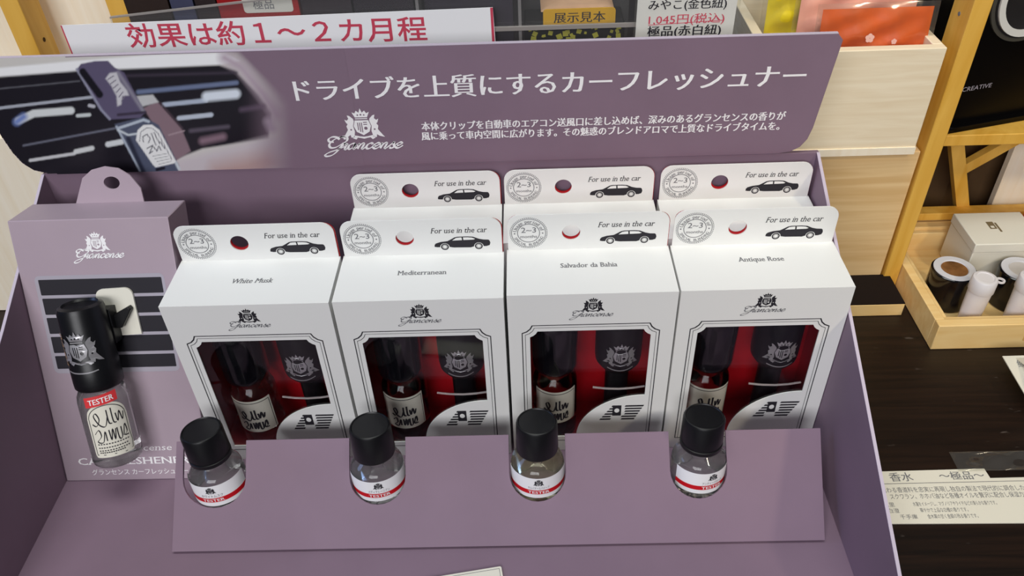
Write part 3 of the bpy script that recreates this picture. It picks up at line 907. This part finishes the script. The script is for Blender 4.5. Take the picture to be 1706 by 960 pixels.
# arch-topped label wrapped on the glass, turned right
ra = 10.72; ac = math.radians(298)
def tl_(px, py, bs=0, r=ra):
    a = ac + .92*px/r; return (r*math.cos(a), r*math.sin(a), py)
def arch(hw, z0, z1):
    o = [(-hw, z0), (hw, z0)]
    o += [(hw*math.cos(math.radians(t)), z1 - 8 + 8*math.sin(math.radians(t))) for t in range(0, 181, 12)]
    return o
def wrap(b, pts, r, holes=()):
    """flat outline cut into thin upright strips and bent round the glass"""
    o = MB(); xs_ = [p[0] for p in pts]; x0, x1 = min(xs_), max(xs_)
    def top(x):
        hw = (x1-x0)/2; return pts[-1][1]
    o.prism(pts, 0, Matrix.Identity(4), holes)
    b.add([tl_(v.x, v.y, 0, r) for v in o.v], o.f)
lab = MB()
N = 24; hw = 9.6
vs = []; fs = []
for i in range(N+1):
    x = -hw + 2*hw*i/N
    zt = 24.5 + 7.5*math.sqrt(max(0, 1-(x/hw)**2))
    vs += [tl_(x, 6.0 + (1.2 if i in (0, N) else 0)), tl_(x, zt)]
for i in range(N): fs.append((2*i, 2*i+2, 2*i+3, 2*i+1))
lab.add(vs, fs, True)
lbo = lab.build('label', 'cpaper', SB)
k = MB()
def wpen(P, wd, wm):
    q = MB(); pen(q, P, wd, wm, Matrix.Identity(4), nib=.7, n=5); k.add([tl_(v.x, v.y, 0, ra+.08) for v in q.v], q.f)
arcp = [(-8.6, 7.4), (-8.6, 16), (-8.6, 24)] + [(8.6*math.cos(math.radians(t)), 24.2+6.6*math.sin(math.radians(t))) for t in range(170, -1, -15)] + [(8.6, 16), (8.6, 7.4), (0, 7.3), (-8.6, 7.4)]
q = MB(); pen(q, arcp, .32, .32, Matrix.Identity(4), n=2); k.add([tl_(v.x, v.y, 0, ra+.08) for v in q.v], q.f)
for P in LETTERS:
    wpen(P, .62, .2)
for z, x1 in ((12.3, 8), (10.6, 7), (9.2, 7.6), (8.2, 5)):
    for i in range(12):
        x = -7 + i*(x1+7)/12
        q = MB(); q.prism([(x, z), (x+.75, z), (x+.75, z+.5), (x, z+.5)], 0, Matrix.Identity(4)); k.add([tl_(v.x, v.y, 0, ra+.08) for v in q.v], q.f)
setp(k.build('lettering', 'ink', lbo), 'dark script lettering and border on the label')
sk = MB(); vs = []; fs = []
for i in range(13):
    x = -8.5 + 15*i/12
    vs += [tl_(x, 31.2 + .10*x, 0, ra+.25), tl_(x, 36.0 + .10*x, 0, ra+.25)]
for i in range(12): fs.append((2*i, 2*i+2, 2*i+3, 2*i+1))
sk.add(vs, fs, True)
sko = setp(sk.build('tester_sticker', 'sticker_red', SB), 'red sticker on the bottle shoulder')
k2 = MB(); text(k2, 'TESTER', -1.0, 32.2, 3.6, None, width=11.5, align='C', bold=(-.02, .02), tf=lambda px, py, bs: tl_(px, py + .1*px, 0, ra+.35))
k2.build('lettering', 'paper', sko)
# clip and vent plate behind the cap
e = MB(); e.box(-4, 4, 9, off-1.2, 50, 70); e.box(3, 9.6, 4, off-1.2, 54, 70); e.prism([(9, 60), (9, 66), (16.5, 69.5), (17.5, 68), (12, 60)], 3.5, XZ(8.0), base=-2.4)
e.build('clip', 'black', SB, bevel=.3)
pl = MB(); pl.prism(rrect(2, 55.4, 18.4, 77.4, (0, 0, 3.4, 3.4)), 1.0, XZ(off-.3), base=0)
setp(pl.build('clip_plate', 'cpaper', SB), 'pale rounded plate behind the cap')

# ================================================================== CARD AT THE FRONT LIP
ca = at(835, 943, 2, 3.2); cb_ = at(750, 957, 2, 3.2)
ex = (ca - cb_).normalized()
pc = thing('price_card', 'white card lying at the front of the purple tray floor, mostly out of view', 'card', ca)
fc = frame((0, 0, 0), ex, (-ex.y, ex.x, 0))
MB().prism(rrect(-46, -11.5, 0, 0, (0, 0, .8, .8)), .5, fc, base=-.7).build('card', 'cpaper', pc)
sl = MB().prism([(-45, -11), (-.9, -11), (-.9, -.9), (-45, -.9)], 0, fc, [[(-44.8, -10.8), (-1.1, -10.8), (-1.1, -1.1), (-44.8, -1.1)]], base=-.15)
setp(sl.build('printed_border', 'grey', pc), 'thin grey line inside the card edge')

# ================================================================== RIGHT SIDE: PAPER, PACKET, SIGN CARD
ip = thing('information_sheet', 'white printed sheet lying on the dark counter right of the purple tray', 'paper', (171, -42, .1))
fp = XY(0)
MB().prism([(-24, -.3), (80, -1.8), (80, 22.8), (49.2, 22.6), (48.8, 28), (-24, 27.2)], .5, fp).build('sheet', 'cpaper', ip)
k = MB(); text(k, '（白檀）香水', 14.2, 22.1, 5.4, fp, align='R', bold=(0, .02), base=.56)
text(k, '～極品～', 26.5, 22.4, 5.0, fp, width=20.5, bold=(0, .02), base=.56)
k.prism([(-24, 20.2), (80, 20.6), (80, 20.9), (-24, 20.5)], 0, fp, (), .56)
for s_, x, y, hgt, wd in (('古くから伝わる香道料を忠実に再現し独自の製法で現代的に調合した', -12, 15.8, 3.2, 74), ('、スクワラン、ホホバ油など各種オイルを贅沢に配合し保湿力も', -2, 12.2, 3.2, 64), ('花里', 1.8-6, 8.2, 2.6, None), ('水蓮をイメージし、マグノリアやライチなどの清らかな香りです。', 9, 8.3, 2.5, 37), ('白澄', -3, 5.0, 2.6, None), ('華やかで上品な白檀の香りです。', 11, 5.0, 2.5, 21), ('千手庫', 1, 1.7, 2.6, None), ('金木犀の甘く金銀の残る香りです。', 13, 1.7, 2.5, 22)):
    text(k, s_, x, y, hgt, fp, width=wd, base=.56)
setp(k.build('lettering', 'grey', ip), 'small grey Japanese lettering')
# clear packet lying on the counter
def pouch(b, w2, h2, t, F, n=10, seed=1, wr=.6, power=.5):
    """soft flat pillow: front and back skins bulging between sealed edges"""
    rg = random.Random(seed)
    ph = [rg.uniform(0, 6) for _ in range(8)]
    for sgn in (1, -1):
        vs = []; fs = []
        for j in range(n+1):
            for i in range(n+1):
                x = -w2 + 2*w2*i/n; y = -h2 + 2*h2*j/n
                k = max(0, (1-(x/w2)**2)*(1-(y/h2)**2))**power
                z = sgn*t*k + (wr*math.sin(x*.35+ph[0]+y*.2) + wr*math.sin(y*.5+ph[1]-x*.22))*k
                vs.append((x, y, z))
        for j in range(n):
            for i in range(n):
                q = (j*(n+1)+i, j*(n+1)+i+1, (j+1)*(n+1)+i+1, (j+1)*(n+1)+i)
                fs.append(q if sgn > 0 else q[::-1])
        b.add(vs, fs, True, F)
    return b
pk = MB(); pouch(pk, 22, 5.6, 1.2, frame((229, -10.4, 1.6), (1, 0, 0), (0, 1, 0)), 24, 4, .5)
setp(pk.build('plastic_packet', 'bag'), 'small empty clear plastic packet lying behind the printed sheet', 'packet')
rc = thing('price_card', 'small cream price card propped on the dark counter in front of the wooden tray', 'card', (252, 47.4, 11.8), Matrix.Rotation(math.radians(0), 3, 'X'))
fr_ = frame((0, 0, 0), (1, .01, 0), (0, 1, .06))
MB().prism([(0, 0), (34, 0), (34, -31), (0, -31)], .5, fr_).build('card', 'cpaper', rc)
k = MB(); text(k, '線香', 5, -7.5, 5, fr_, base=.56); text(k, '入', 8, -14, 5, fr_, base=.56); k.build('lettering', 'grey', rc)
MB().prism([(6, -30.6), (34, -30.6), (34, 0), (6, 0)], .4, frame((0, 0, 0), (1, 0, 0), (0, 1, -.36)), base=-.5).build('card_stand', 'cpaper', rc)

# ================================================================== RIGHT SIDE: RISER, PALE BOX, BAGS
rp = thing('plywood_riser', 'plywood riser panel under the pale bag box right of the purple display', 'riser', (150, 120, 0))
MB().box(-30, 65.8, 0, 9, .2, 91).build('front_panel', 'ply', rp, bevel=.4)
MB().box(-30, 65.8, 9, 110, 82, 91).build('top_panel', 'ply', rp)
MB().box(-30, -21, 9, 110, .2, 82).build('side_panel', 'ply', rp)
e = MB(); e.prism(circ(25.5, 52.5, .9, 12), 0, XZ(0), (), .06); setp(e.build('knot', 'brown', rp), 'small dark knot in the plywood')
PB = thing('bag_box', 'open pale wooden box holding coloured sachets, above the plywood riser', 'box', (124.5, 117.5, 91.2))
bw, bd, bh, bt = 86.5, 75.0, 57.5, 5.0
MB().box(0, bw, 0, bt, 0, bh).build('front_panel', 'pale', PB, bevel=.4)
MB().box(0, bw, bd-bt, bd, 0, bh).build('back_panel', 'pale', PB, bevel=.4)
for x in (0, bw-bt): MB().box(x, x+bt, bt, bd-bt, 0, bh).build('side_panel', 'pale', PB, bevel=.4)
MB().box(bt, bw-bt, bt, bd-bt, 0, 4).build('bottom_panel', 'pale', PB)
e = MB().box(0, bw, -.6, 0, .1, 4.2); setp(e.build('bottom_strip', 'cream', PB), 'pale strip along the foot of the box')
BZ = 91.2
def sachet(name, label, c, cx, cy, cz, w2, h2, th, lean, yaw, seed, metal=.0):
    F = Matrix.Translation((cx, cy, cz)) @ Matrix.Rotation(yaw, 4, 'Z') @ Matrix.Rotation(math.radians(90)-lean, 4, 'X')
    t = bpy.data.objects.new(name, None); COL.objects.link(t)
    t.location = Vector((cx, cy, cz-h2*math.cos(lean)))*.001
    setp(t, label, 'sachet', 'cloth sachets in the pale wooden box')
    F = Matrix.Translation((0, 0, h2*math.cos(lean))) @ Matrix.Rotation(yaw, 4, 'Z') @ Matrix.Rotation(math.radians(90)-lean, 4, 'X')
    mm = mat('cloth_'+name+str(seed), c, .45, .4, var=.18, vscale=70, bump=.2, bscale=300)
    b = MB(); pouch(b, w2-2.6, h2-2.6, th, F, 28, seed, 1.0); b.build('cloth_bag', mm, t)
    b = MB(); pouch(b, w2, h2, th+1.1, F, 18, seed+20, .5, .4); setp(b.build('clear_sleeve', 'bag', t), 'clear plastic sleeve')
    return t, F
t, F = sachet('fragrance_sachet', 'orange cloth sachet in a clear sleeve, at the front of the pale box', (212, 88, 6), 181, 130.5, 136.4, 29, 29, 2.2, math.radians(8), math.radians(0), 1)
e = MB()
for q, (x, y, r) in enumerate(((-3, 13, 2.4), (9, 11, 1.5), (-6, 3, 1.6))):
    for i in range(5):
        a = 2*math.pi*i/5 + .3
        e.prism(circ(x + r*.5*math.cos(a), y + r*.5*math.sin(a), r*.46, 8), 0, F, (), 3.5 + .02*i)
setp(e.build('blossom_print', mat('pale_blossom', (236, 190, 176), .5), t), 'pale printed blossoms')
sachet('fragrance_sachet', 'pink cloth sachet in a clear sleeve, behind the orange one', (250, 172, 152), 174, 140.5, 143, 30, 38, 2.2, math.radians(6), math.radians(-5), 2)
sachet('fragrance_sachet', 'yellow cloth sachet in a clear sleeve, at the left side of the pale box', (226, 204, 40), 147, 152, 146, 17, 46, 2.4, math.radians(3), math.radians(6), 3)
sachet('fragrance_sachet', 'pale green cloth sachet in a clear sleeve, at the back of the pale box', (190, 206, 170), 184, 158, 142, 20, 42, 2.2, math.radians(3), math.radians(2), 4)
bb = thing('plywood_block', 'short light wood board with a black top beside the riser', 'board', (190, 93.5, .2))
MB().box(-14, 30.5, 0, 26, 0, 8.2).build('board', 'tray', bb, bevel=.3)
setp(MB().box(-14, 30.5, .2, 26, 8.2, 8.8).build('black_top', 'dark', bb), 'black top covering')

# ================================================================== RIGHT SIDE: SHELF RACK, SPEAKER
rk = thing('shelf_rack', 'yellow pine shelf rack carrying the black loudspeaker, at the right', 'shelf', (216.5, 118, 0))
MB().box(.3, 9, 0, 18, .2, 330).build('post', 'pine', rk, bevel=.4)
e = MB(); e.prism(circ(0, 0, 1.0, 12), .3, frame((.3, 9.5, 161), (0, -1, 0), (0, 0, 1))); setp(e.build('screw', 'grey', rk), 'grey screw head in the post')
MB().box(9, 130, 11, 90, 88.2, 94.6).build('shelf_board', 'pine', rk, bevel=.4)
def O(p): return (p.x-216.5, p.y-118, p.z)
MB().bar(O(at(1592, 235, 1, 172)), O(at(1604, 372, 1, 172)), 7.4, 6, (0, 1, 0)).build('slanted_leg', 'pine', rk)
MB().bar(O(at(1596, 284, 1, 178)), O(at(1700, 226, 1, 178)), 6.5, 5, (0, 1, 0)).build('brace', 'pine', rk)
a = at(1525, 357, 1, 162); c = at(1585, 367, 1, 162)
MB().box(9, 130, 44, 52, a.z-5, a.z).build('rail', 'pine', rk, bevel=.3)
MB().box(9, 130, 46, 51, .2, a.z-5).build('lower_panel', 'tray', rk)
a = at(1690, 255, 1, 176); c = at(1668, 350, 1, 176)
e = thing('cream_screen', 'cream board standing behind the white box at the right edge', 'board', (300, 176, .2))
MB().box(2, 90, 0, 5, 0, 87).build('board', 'cream', e, bevel=.4)
e = thing('brown_cloth', 'brown cloth hanging behind the shelf rack at the right', 'cloth', (226, 196, .2))
nb = 24; vs = []; fs = []
for j in range(2):
    for i in range(nb+1):
        vs.append((36 + i*90/nb, 2.0*math.sin(i*.9)+.6*math.sin(i*2.3), j*86))
for i in range(nb): fs.append((i, i+1, nb+2+i, nb+1+i))
b = MB(); b.add(vs, fs, True); b.add([(v[0], v[1]+1.2, v[2]) for v in vs], [f[::-1] for f in fs], True)
b.build('cloth', 'brown', e)
sp = thing('loudspeaker', 'black loudspeaker with a white woofer ring on the pine shelf', 'speaker', (233, 130.6, 94.8), Matrix.Rotation(math.radians(15), 3, 'Z'))
MB().prism([(0, 0), (54, 0), (54, 4), (0, 4)], 1.8, XY(0), base=0).build('foot', 'speaker_black', sp)
MB().prism(rrect(0, 0, 55, 56, 3), 3, XY(0)).build('base_plate', 'speaker_black', sp, bevel=.6)
MB().prism(rrect(2, 0, 49, 100, (1, 1, 8, 8)), 50, XZ(4, 0, 3), base=-50).build('cabinet', 'speaker_black', sp, bevel=1.0)
e = MB(); text(e, 'CREATIVE', 3.2, 21.6, 3.5, XZ(4), width=17.5, base=.1); setp(e.build('lettering', 'steel', sp), 'pale lettering on the cabinet')
Fw = frame((26.5, 4, 69.5), (1, 0, 0), (0, 0, 1))
wf = MB().lathe([(21.5, 0), (21.5, 1.6), (18, 1.8), (14, .6), (8, -.5+1.5), (0, 2)], 40, Fw).build('woofer', mat('speaker_mesh', (30, 28, 30), .7, bump=.5, bscale=2500), sp)
MB().lathe([(20.6, 1.6), (20.6, 2.6), (17.2, 2.6), (17.2, 1.0)], 48, Fw).build('woofer_ring', mat('white_ring', (226, 226, 222), .4), wf)
MB().lathe([(23.6, 0), (23.6, 1.0), (21.4, 1.0), (21.4, 0)], 48, Fw).build('outer_ring', mat('grey_ring', (74, 72, 66), .5), wf)

# ================================================================== RIGHT SIDE: WOODEN TRAY AND CONTENTS
TR = thing('wooden_tray', 'light wooden tray of jars and tubes on the dark counter at the right', 'tray', (225.8, 65.5, .2))
tw, tdp, th_ = 110, 94, 17.0
def rail(name, x0, x1, y0, y1, inx0, inx1, iny0, iny1):
    b = MB().box(x0, x1, y0, y1, 0, th_); b.box(inx0, inx1, iny0, iny1, 0, th_-2.0); b.build(name, 'tray', TR, bevel=.4)
rail('front_rail', 0, tw, 0, 5.5, 5, tw-5, 5.5, 9.5)
rail('back_rail', 0, tw, tdp-5.5, tdp, 5, tw-5, tdp-9, tdp-5.5)
rail('side_rail', 0, 5, 5.5, tdp-5.5, 5, 8.2, 9.5, tdp-9)
rail('side_rail', tw-5, tw, 5.5, tdp-5.5, tw-8.2, tw-5, 9.5, tdp-9)
MB().box(8, tw-8, 9, tdp-9, 0, 2.2).build('bottom_panel', 'tray', TR)
e = MB(); e.prism(rrect(47, 5, 66, 12, 1), 0, XZ(0), (), .06); setp(e.build('burned_mark', mat('tan_mark', (214, 168, 100), .6), TR), 'faint tan stamp on the front rail')
def jar(label, x, y, amber):
    t = thing('cosmetic_jar', label, 'jar', (x, y, 2.6), None, 'black jars in the wooden tray')
    MB().lathe([(0, 0), (11.2, 0), (11.8, .6), (11.8, 18.5), (11.9, 19), (11.9, 22), (11.4, 22.6), (10.8, 22.8)], 40).build('jar_body', 'gloss_black', t)
    lid = MB().lathe([(11.0, 22.7), (10.9, 23.1), (7.4, 23.2), (7.0, 22.6)], 40).build('lid_ring', mat('lid_white', (214, 214, 220), .35), t)
    c = mat('amber_gel', (128, 88, 52), .25, .5, var=.6, vscale=90) if amber else mat('pale_disc', (206, 200, 196), .4, var=.1, vscale=60)
    setp(MB().lathe([(7.1, 22.6), (4, 22.0), (0, 22.0)], 32).build('lid_window', c, t), 'amber centre of the lid' if amber else 'pale centre of the lid')
    return lid
jar('black jar with a white ring lid and amber centre, nearest the left rail', 246.6, 103.2, True)
l2 = jar('black jar with a white lid and pale centre, second from the left rail', 283, 101, False)
def tube(label, x, y):
    t = thing('plastic_tube', label, 'tube', (x, y, 2.6), None, 'white tubes in the wooden tray')
    mt = mat('translucent_white', (226, 222, 224), .35, .4)
    vs = []; n = 28
    prof = [(5.9, 0, .35), (6.0, 3, .5), (6.0, 12, .8), (6.0, 24, 1.0)]
    b = MB(); rings = []
    for r, z, k in prof: vs += [(r*math.cos(2*math.pi*i/n), r*k*math.sin(2*math.pi*i/n), z) for i in range(n)]
    fs = [(j*n+i, j*n+(i+1) % n, (j+1)*n+(i+1) % n, (j+1)*n+i) for j in range(3) for i in range(n)] + [tuple(range(n))[::-1], tuple(range(3*n, 4*n))]
    b.add(vs, fs, True); b.build('tube_body', mt, t)
    cpx = MB().lathe([(6.3, 24), (6.5, 24.4), (6.4, 31.4), (5.9, 32.2), (4.6, 32.4), (4.4, 32.0), (0, 32.0)], 32).build('flip_cap', mt, t)
    MB().lathe([(1.4, -.3), (2.4, -.3), (2.4, .5), (1.4, .5), (1.4, -.3)], 18, Matrix.Translation((7.4, -1.4, 31.0))).build('hinge_loop', mt, cpx)
tube('translucent white tube in front of the amber-centred jar', 251.8, 83.4)
tube('translucent white tube in front of the pale-centred jar', 276.5, 83.4)
wb = thing('white_box', 'closed cream white box with an embossed mark, at the back of the wooden tray', 'box', (261.5, 115.5, 2.6))
MB().box(0, 38, 0, 30, 0, 24).build('box_body', 'cpaper', wb, bevel=.5)
MB().box(-.4, 38.4, -.4, 30.4, 24, 30).build('lid', 'cpaper', wb, bevel=.5)
e = MB(); e.prism(rrect(14, 14, 18, 21, .3), 0, XY(30), [rrect(15, 15, 17, 17, .2)], .05); e.prism(rrect(18.4, 11, 19.6, 20, .2), 0, XY(30), (), .05)
setp(e.build('embossed_mark', mat('tan_foil', (150, 136, 104), .3, metal=.5), wb), 'tan stamped mark on the lid')
rd_ = thing('red_box', 'small red box behind the cream white box, cut off by the picture edge', 'box', (303, 128, 2.6))
MB().box(0, 22, 0, 18, 0, 22).build('box_body', mat('coral_red', (206, 76, 62), .5), rd_, bevel=.4)
MB().box(-.3, 22.3, -.3, 18.3, 22, 30).build('lid', mat('coral_red_lid', (214, 84, 68), .5), rd_, bevel=.4)

# ================================================================== LEFT SIDE
lp = thing('pale_riser', 'pale plain panel left of the purple tray', 'riser', (-420, 117, .2))
MB().box(0, 203, 0, 9, 0, 116).build('front_panel', 'cream', lp, bevel=.5)
MB().box(0, 203, 9, 30, 107, 116).build('top_panel', 'cream', lp)
lb = thing('cream_board', 'cream board standing behind the ochre post at the left', 'board', (-420, 156, .2))
MB().box(0, 222.5, 0, 4, 0, 260).build('board', 'cream', lb)
lpst = thing('wooden_post', 'ochre square wooden post in front of the cream board at the upper left', 'post', (-237.5, 131, .2))
MB().box(0, 9.5, 0, 17, 0, 330).build('post', 'pine', lpst, bevel=.4)
e = MB(); e.prism(circ(0, 0, 1.1, 12), .2, frame((9.5, 8, 158), (0, 1, 0), (0, 0, 1))); setp(e.build('knot', 'brown', lpst), 'dark knot in the post')
mp = thing('wooden_post', 'orange wooden post right of the cream board, above the white paper strip', 'post', (-196.5, 150, .2))
MB().box(0, 12.2, 0, 12, 0, 330).build('post', 'pine', mp, bevel=.4)

# ================================================================== MIDDLE: ACRYLIC CASE, PAPER STRIP, CARDS
rs = thing('black_riser', 'low dark riser behind the header board carrying the acrylic case', 'riser', (-182, 104, .2))
MB().box(0, 300, 0, 34, 0, 112).build('front_block', 'dark', rs)
MB().box(0, 300, 34, 150, 0, 112).build('rear_block', 'dark', rs)
RZ = 112.4
ac_ = thing('acrylic_case', 'clear acrylic case behind the white paper strip', 'case', (-176, 109, RZ))
MB().prism([(0, 0), (238, 0), (238, 66), (237, 74), (82, 73.2), (0, 66.6)], 1.6, XZ(0), base=-1.6).build('front_sheet', 'acrylic', ac_)
e = MB(); e.prism([(0, 66.6), (82, 73.2), (237, 74), (237, 74.5), (82, 73.9), (0, 67.2)], 1.6, XZ(0), base=-1.6); e.build('sheet_edge', 'acrylic_edge', ac_)
MB().box(172, 238, -1.4, -.1, 55.4, 57.2).build('ledge', 'acrylic_edge', ac_)
for x in (138.5, 184.5):
    MB().box(x, x+1.4, 1.7, 30, 0, 84).build('divider', 'acrylic_edge', ac_)
MB().box(0, 238, 30, 31.4, 0, 84).build('back_sheet', 'acrylic', ac_)
ps = thing('paper_strip', 'white paper strip with handwritten crimson Japanese lettering, taped on the acrylic case', 'paper', (-197, 106.6, RZ))
fpp = XZ(0)
z0 = -RZ
tl_c = at(101, 42, 1, 106.6); tr_c = at(821, 12, 1, 106.6); br_c = at(826, 75, 1, 106.6); bl_c = at(121, 90, 1, 106.6)
PX = lambda p: (p.x+197, p.z-RZ)
sh = MB().prism([(PX(bl_c)[0], 0), (PX(br_c)[0], 0), PX(br_c), PX(tr_c), PX(tl_c), PX(bl_c)], .3, fpp).build('sheet', 'paper', ps)
e = MB()
A, B_, Cc, Dd = PX(tl_c), PX(bl_c), PX(tr_c), PX(br_c)
e.prism([A, (A[0]+.6, A[1]), (B_[0]+.6, 0), (B_[0], 0)], 0, fpp, (), .36)
e.prism([Cc, (Dd[0], 0), (Dd[0]-1.2, 0), (Cc[0]-1.2, Cc[1])], 0, fpp, (), .36)
setp(e.build('red_border', 'pink_ink', ps), 'red lines at both ends of the strip')
e = MB()
x0 = PX(at(212, 60, 1, 106.6)); x1 = PX(at(712, 60, 1, 106.6))
zb = PX(at(212, 80, 1, 106.6))[1]; zb2 = PX(at(700, 68, 1, 106.6))[1]
sl_ = (zb2-zb)/(x1[0]-x0[0])
text(e, '効果は約１～２カ月程', x0[0], zb+1.2, 12.2, fpp, width=x1[0]-x0[0], offset=.012, base=.36, tf=lambda px, py, bs: (px, py + sl_*(px-x0[0]), bs))
setp(e.build('lettering', 'pink_ink', ps), 'crimson handwritten Japanese lettering')
# price card in a clear sleeve
cd_ = thing('price_card', 'handwritten white price card with black and red lettering, left of the sachets', 'card', (60, 105.6, RZ))
fq = XZ(0)
MB().prism([(1, 0), (44.6, 0), (45.4, 82), (1.4, 84)], .4, fq).build('card', 'paper', cd_)
MB().prism([(0, 0), (46, 0), (46.8, 83), (.4, 85)], .15, fq, base=.45).build('clear_sleeve', 'bag', cd_)
k = MB(); r_ = MB()
def QZ(u, v): p = at(u, v, 1, 105.2); return (p.x-60, p.z-RZ)
a = QZ(1080, 17); b_ = QZ(1210, 12); text(k, 'みやこ(金色紐)', a[0], a[1]+.4, 5.0, fq, width=b_[0]-a[0], base=.62, bold=(-.015, .015))
a = QZ(1080, 42); b_ = QZ(1206, 36); text(r_, '1,045円(税込)', a[0], a[1]+.6, 5.0, fq, width=b_[0]-a[0], base=.62, bold=(0, .01))
r_.prism([(a[0], a[1]-.1), (b_[0], a[1]+1.2), (b_[0], a[1]+1.5), (a[0], a[1]+.2)], 0, fq, (), .62)
a = QZ(1078, 61); b_ = QZ(1200, 56); text(k, '極品(赤白紐)', a[0], a[1]+.5, 5.2, fq, width=b_[0]-a[0], base=.62, bold=(-.02, 0, .02))
setp(k.build('lettering', 'ink', cd_), 'black handwritten lettering')
setp(r_.build('price_lettering', 'pink_ink', cd_), 'red handwritten price, underlined')
# goods inside the acrylic case
def pack(name, label, cat, c, x0, x1, y0, y1, z1, grp=None):
    t = thing(name, label, cat, ((x0+x1)/2, y0, RZ), None, grp)
    w2 = (x1-x0)/2
    MB().prism(rrect(-w2, 0, w2, z1-RZ, 1.2), y1-y0, XZ(0), base=-(y1-y0)).build('box_body', c if not isinstance(c, tuple) else mat(name, c, .5, .3, var=.25, vscale=40), t, bevel=.6)
    return t
t = pack('incense_pouch', 'red pouch with a white lettered label inside the acrylic case', 'pouch', (166, 22, 26), -129, -92, 118, 130, 200)
fz = XZ(0)
a = at(408, 22, 1, 117.8); b_ = at(484, 0, 1, 117.8)
cx = (-129-92)/2
lo = MB().prism(rrect(a.x-cx, a.z-RZ, b_.x-cx+.5, 210-RZ-12, 1.4), .2, fz).build('label', 'cpaper', t)
k = MB(); text(k, '極品', a.x-cx+4.6, a.z-RZ+2.0, 5, fz, base=.26); k.build('lettering', 'grey', lo)
t = pack('gift_box', 'black gift box with scattered yellow squares, behind the yellow tag', 'box', (14, 12, 12), 11, 58, 119, 137, 166.2)
e = MB()
rg = random.Random(11)
for q in range(46):
    x = rg.uniform(-22.5, 21.5); z = rg.uniform(38, 51.5); s_ = rg.uniform(.7, 2.0)
    an = rg.uniform(-.5, .5)
    pts = [(x + s_*math.cos(an+math.pi/4+i*math.pi/2), z + s_*math.sin(an+math.pi/4+i*math.pi/2)) for i in range(4)]
    if abs(x) < 23 - s_: e.prism(pts, 0, fz, (), .03 + q*.003)
setp(e.build('confetti_print', 'confetti', t), 'scattered yellow square print')
tg = thing('display_tag', 'yellow tag with dark Japanese lettering in front of the black gift box', 'tag', (21.2, 118.9, RZ))
a = at(905, 47, 1, 118.5); b_ = at(1026, 12, 1, 118.5)
MB().prism(rrect(a.x-21.2, a.z-RZ, b_.x-21.2, b_.z-RZ, (0, 0, 1.6, 1.6)), .5, fz).build('tag', 'yellow', tg)
k = MB(); c_ = at(923, 38, 1, 118.4); d_ = at(1008, 36, 1, 118.4)
text(k, '展示見本', c_.x-21.2, c_.z-RZ+.3, 5.4, fz, width=d_.x-c_.x, base=.56, bold=(-.02, 0, .02), offset=-.004); setp(k.build('lettering', 'ink', tg), 'dark lettering')
t = thing('folded_cloth', 'tan folded cloth on top of the black gift box', 'cloth', (36, 128.5, 166.4))
b = MB(); pouch(b, 17, 8, 4.4, frame((0, 0, 4.7), (1, 0, 0), (0, 1, 0)), 14, 9, .3); b.build('cloth', mat('tan_cloth', (206, 164, 128), .7, var=.15, vscale=60), t)
for (x0, x1, c, z, lab_) in ((-172, -152, (46, 34, 30), 196, 'dark brown box at the left end of the acrylic case'), (-151, -140.5, (66, 68, 92), 200, 'slim blue grey box beside the dark brown box in the acrylic case'), (-139.6, -130, (44, 34, 34), 194, 'dark box just left of the red pouch in the acrylic case'),
                             (-91, -68, (52, 42, 46), 198, 'dark box just right of the red pouch in the acrylic case'), (-67, -39.5, (46, 38, 44), 200, 'wide dark plum box left of the acrylic divider'), (-34.5, 6, (52, 44, 54), 198, 'dark box between the two acrylic dividers, left of the black gift box')):
    pack('boxed_incense', lab_, 'box', c, x0, x1, 119, 136, z, 'dark boxes inside the acrylic case')
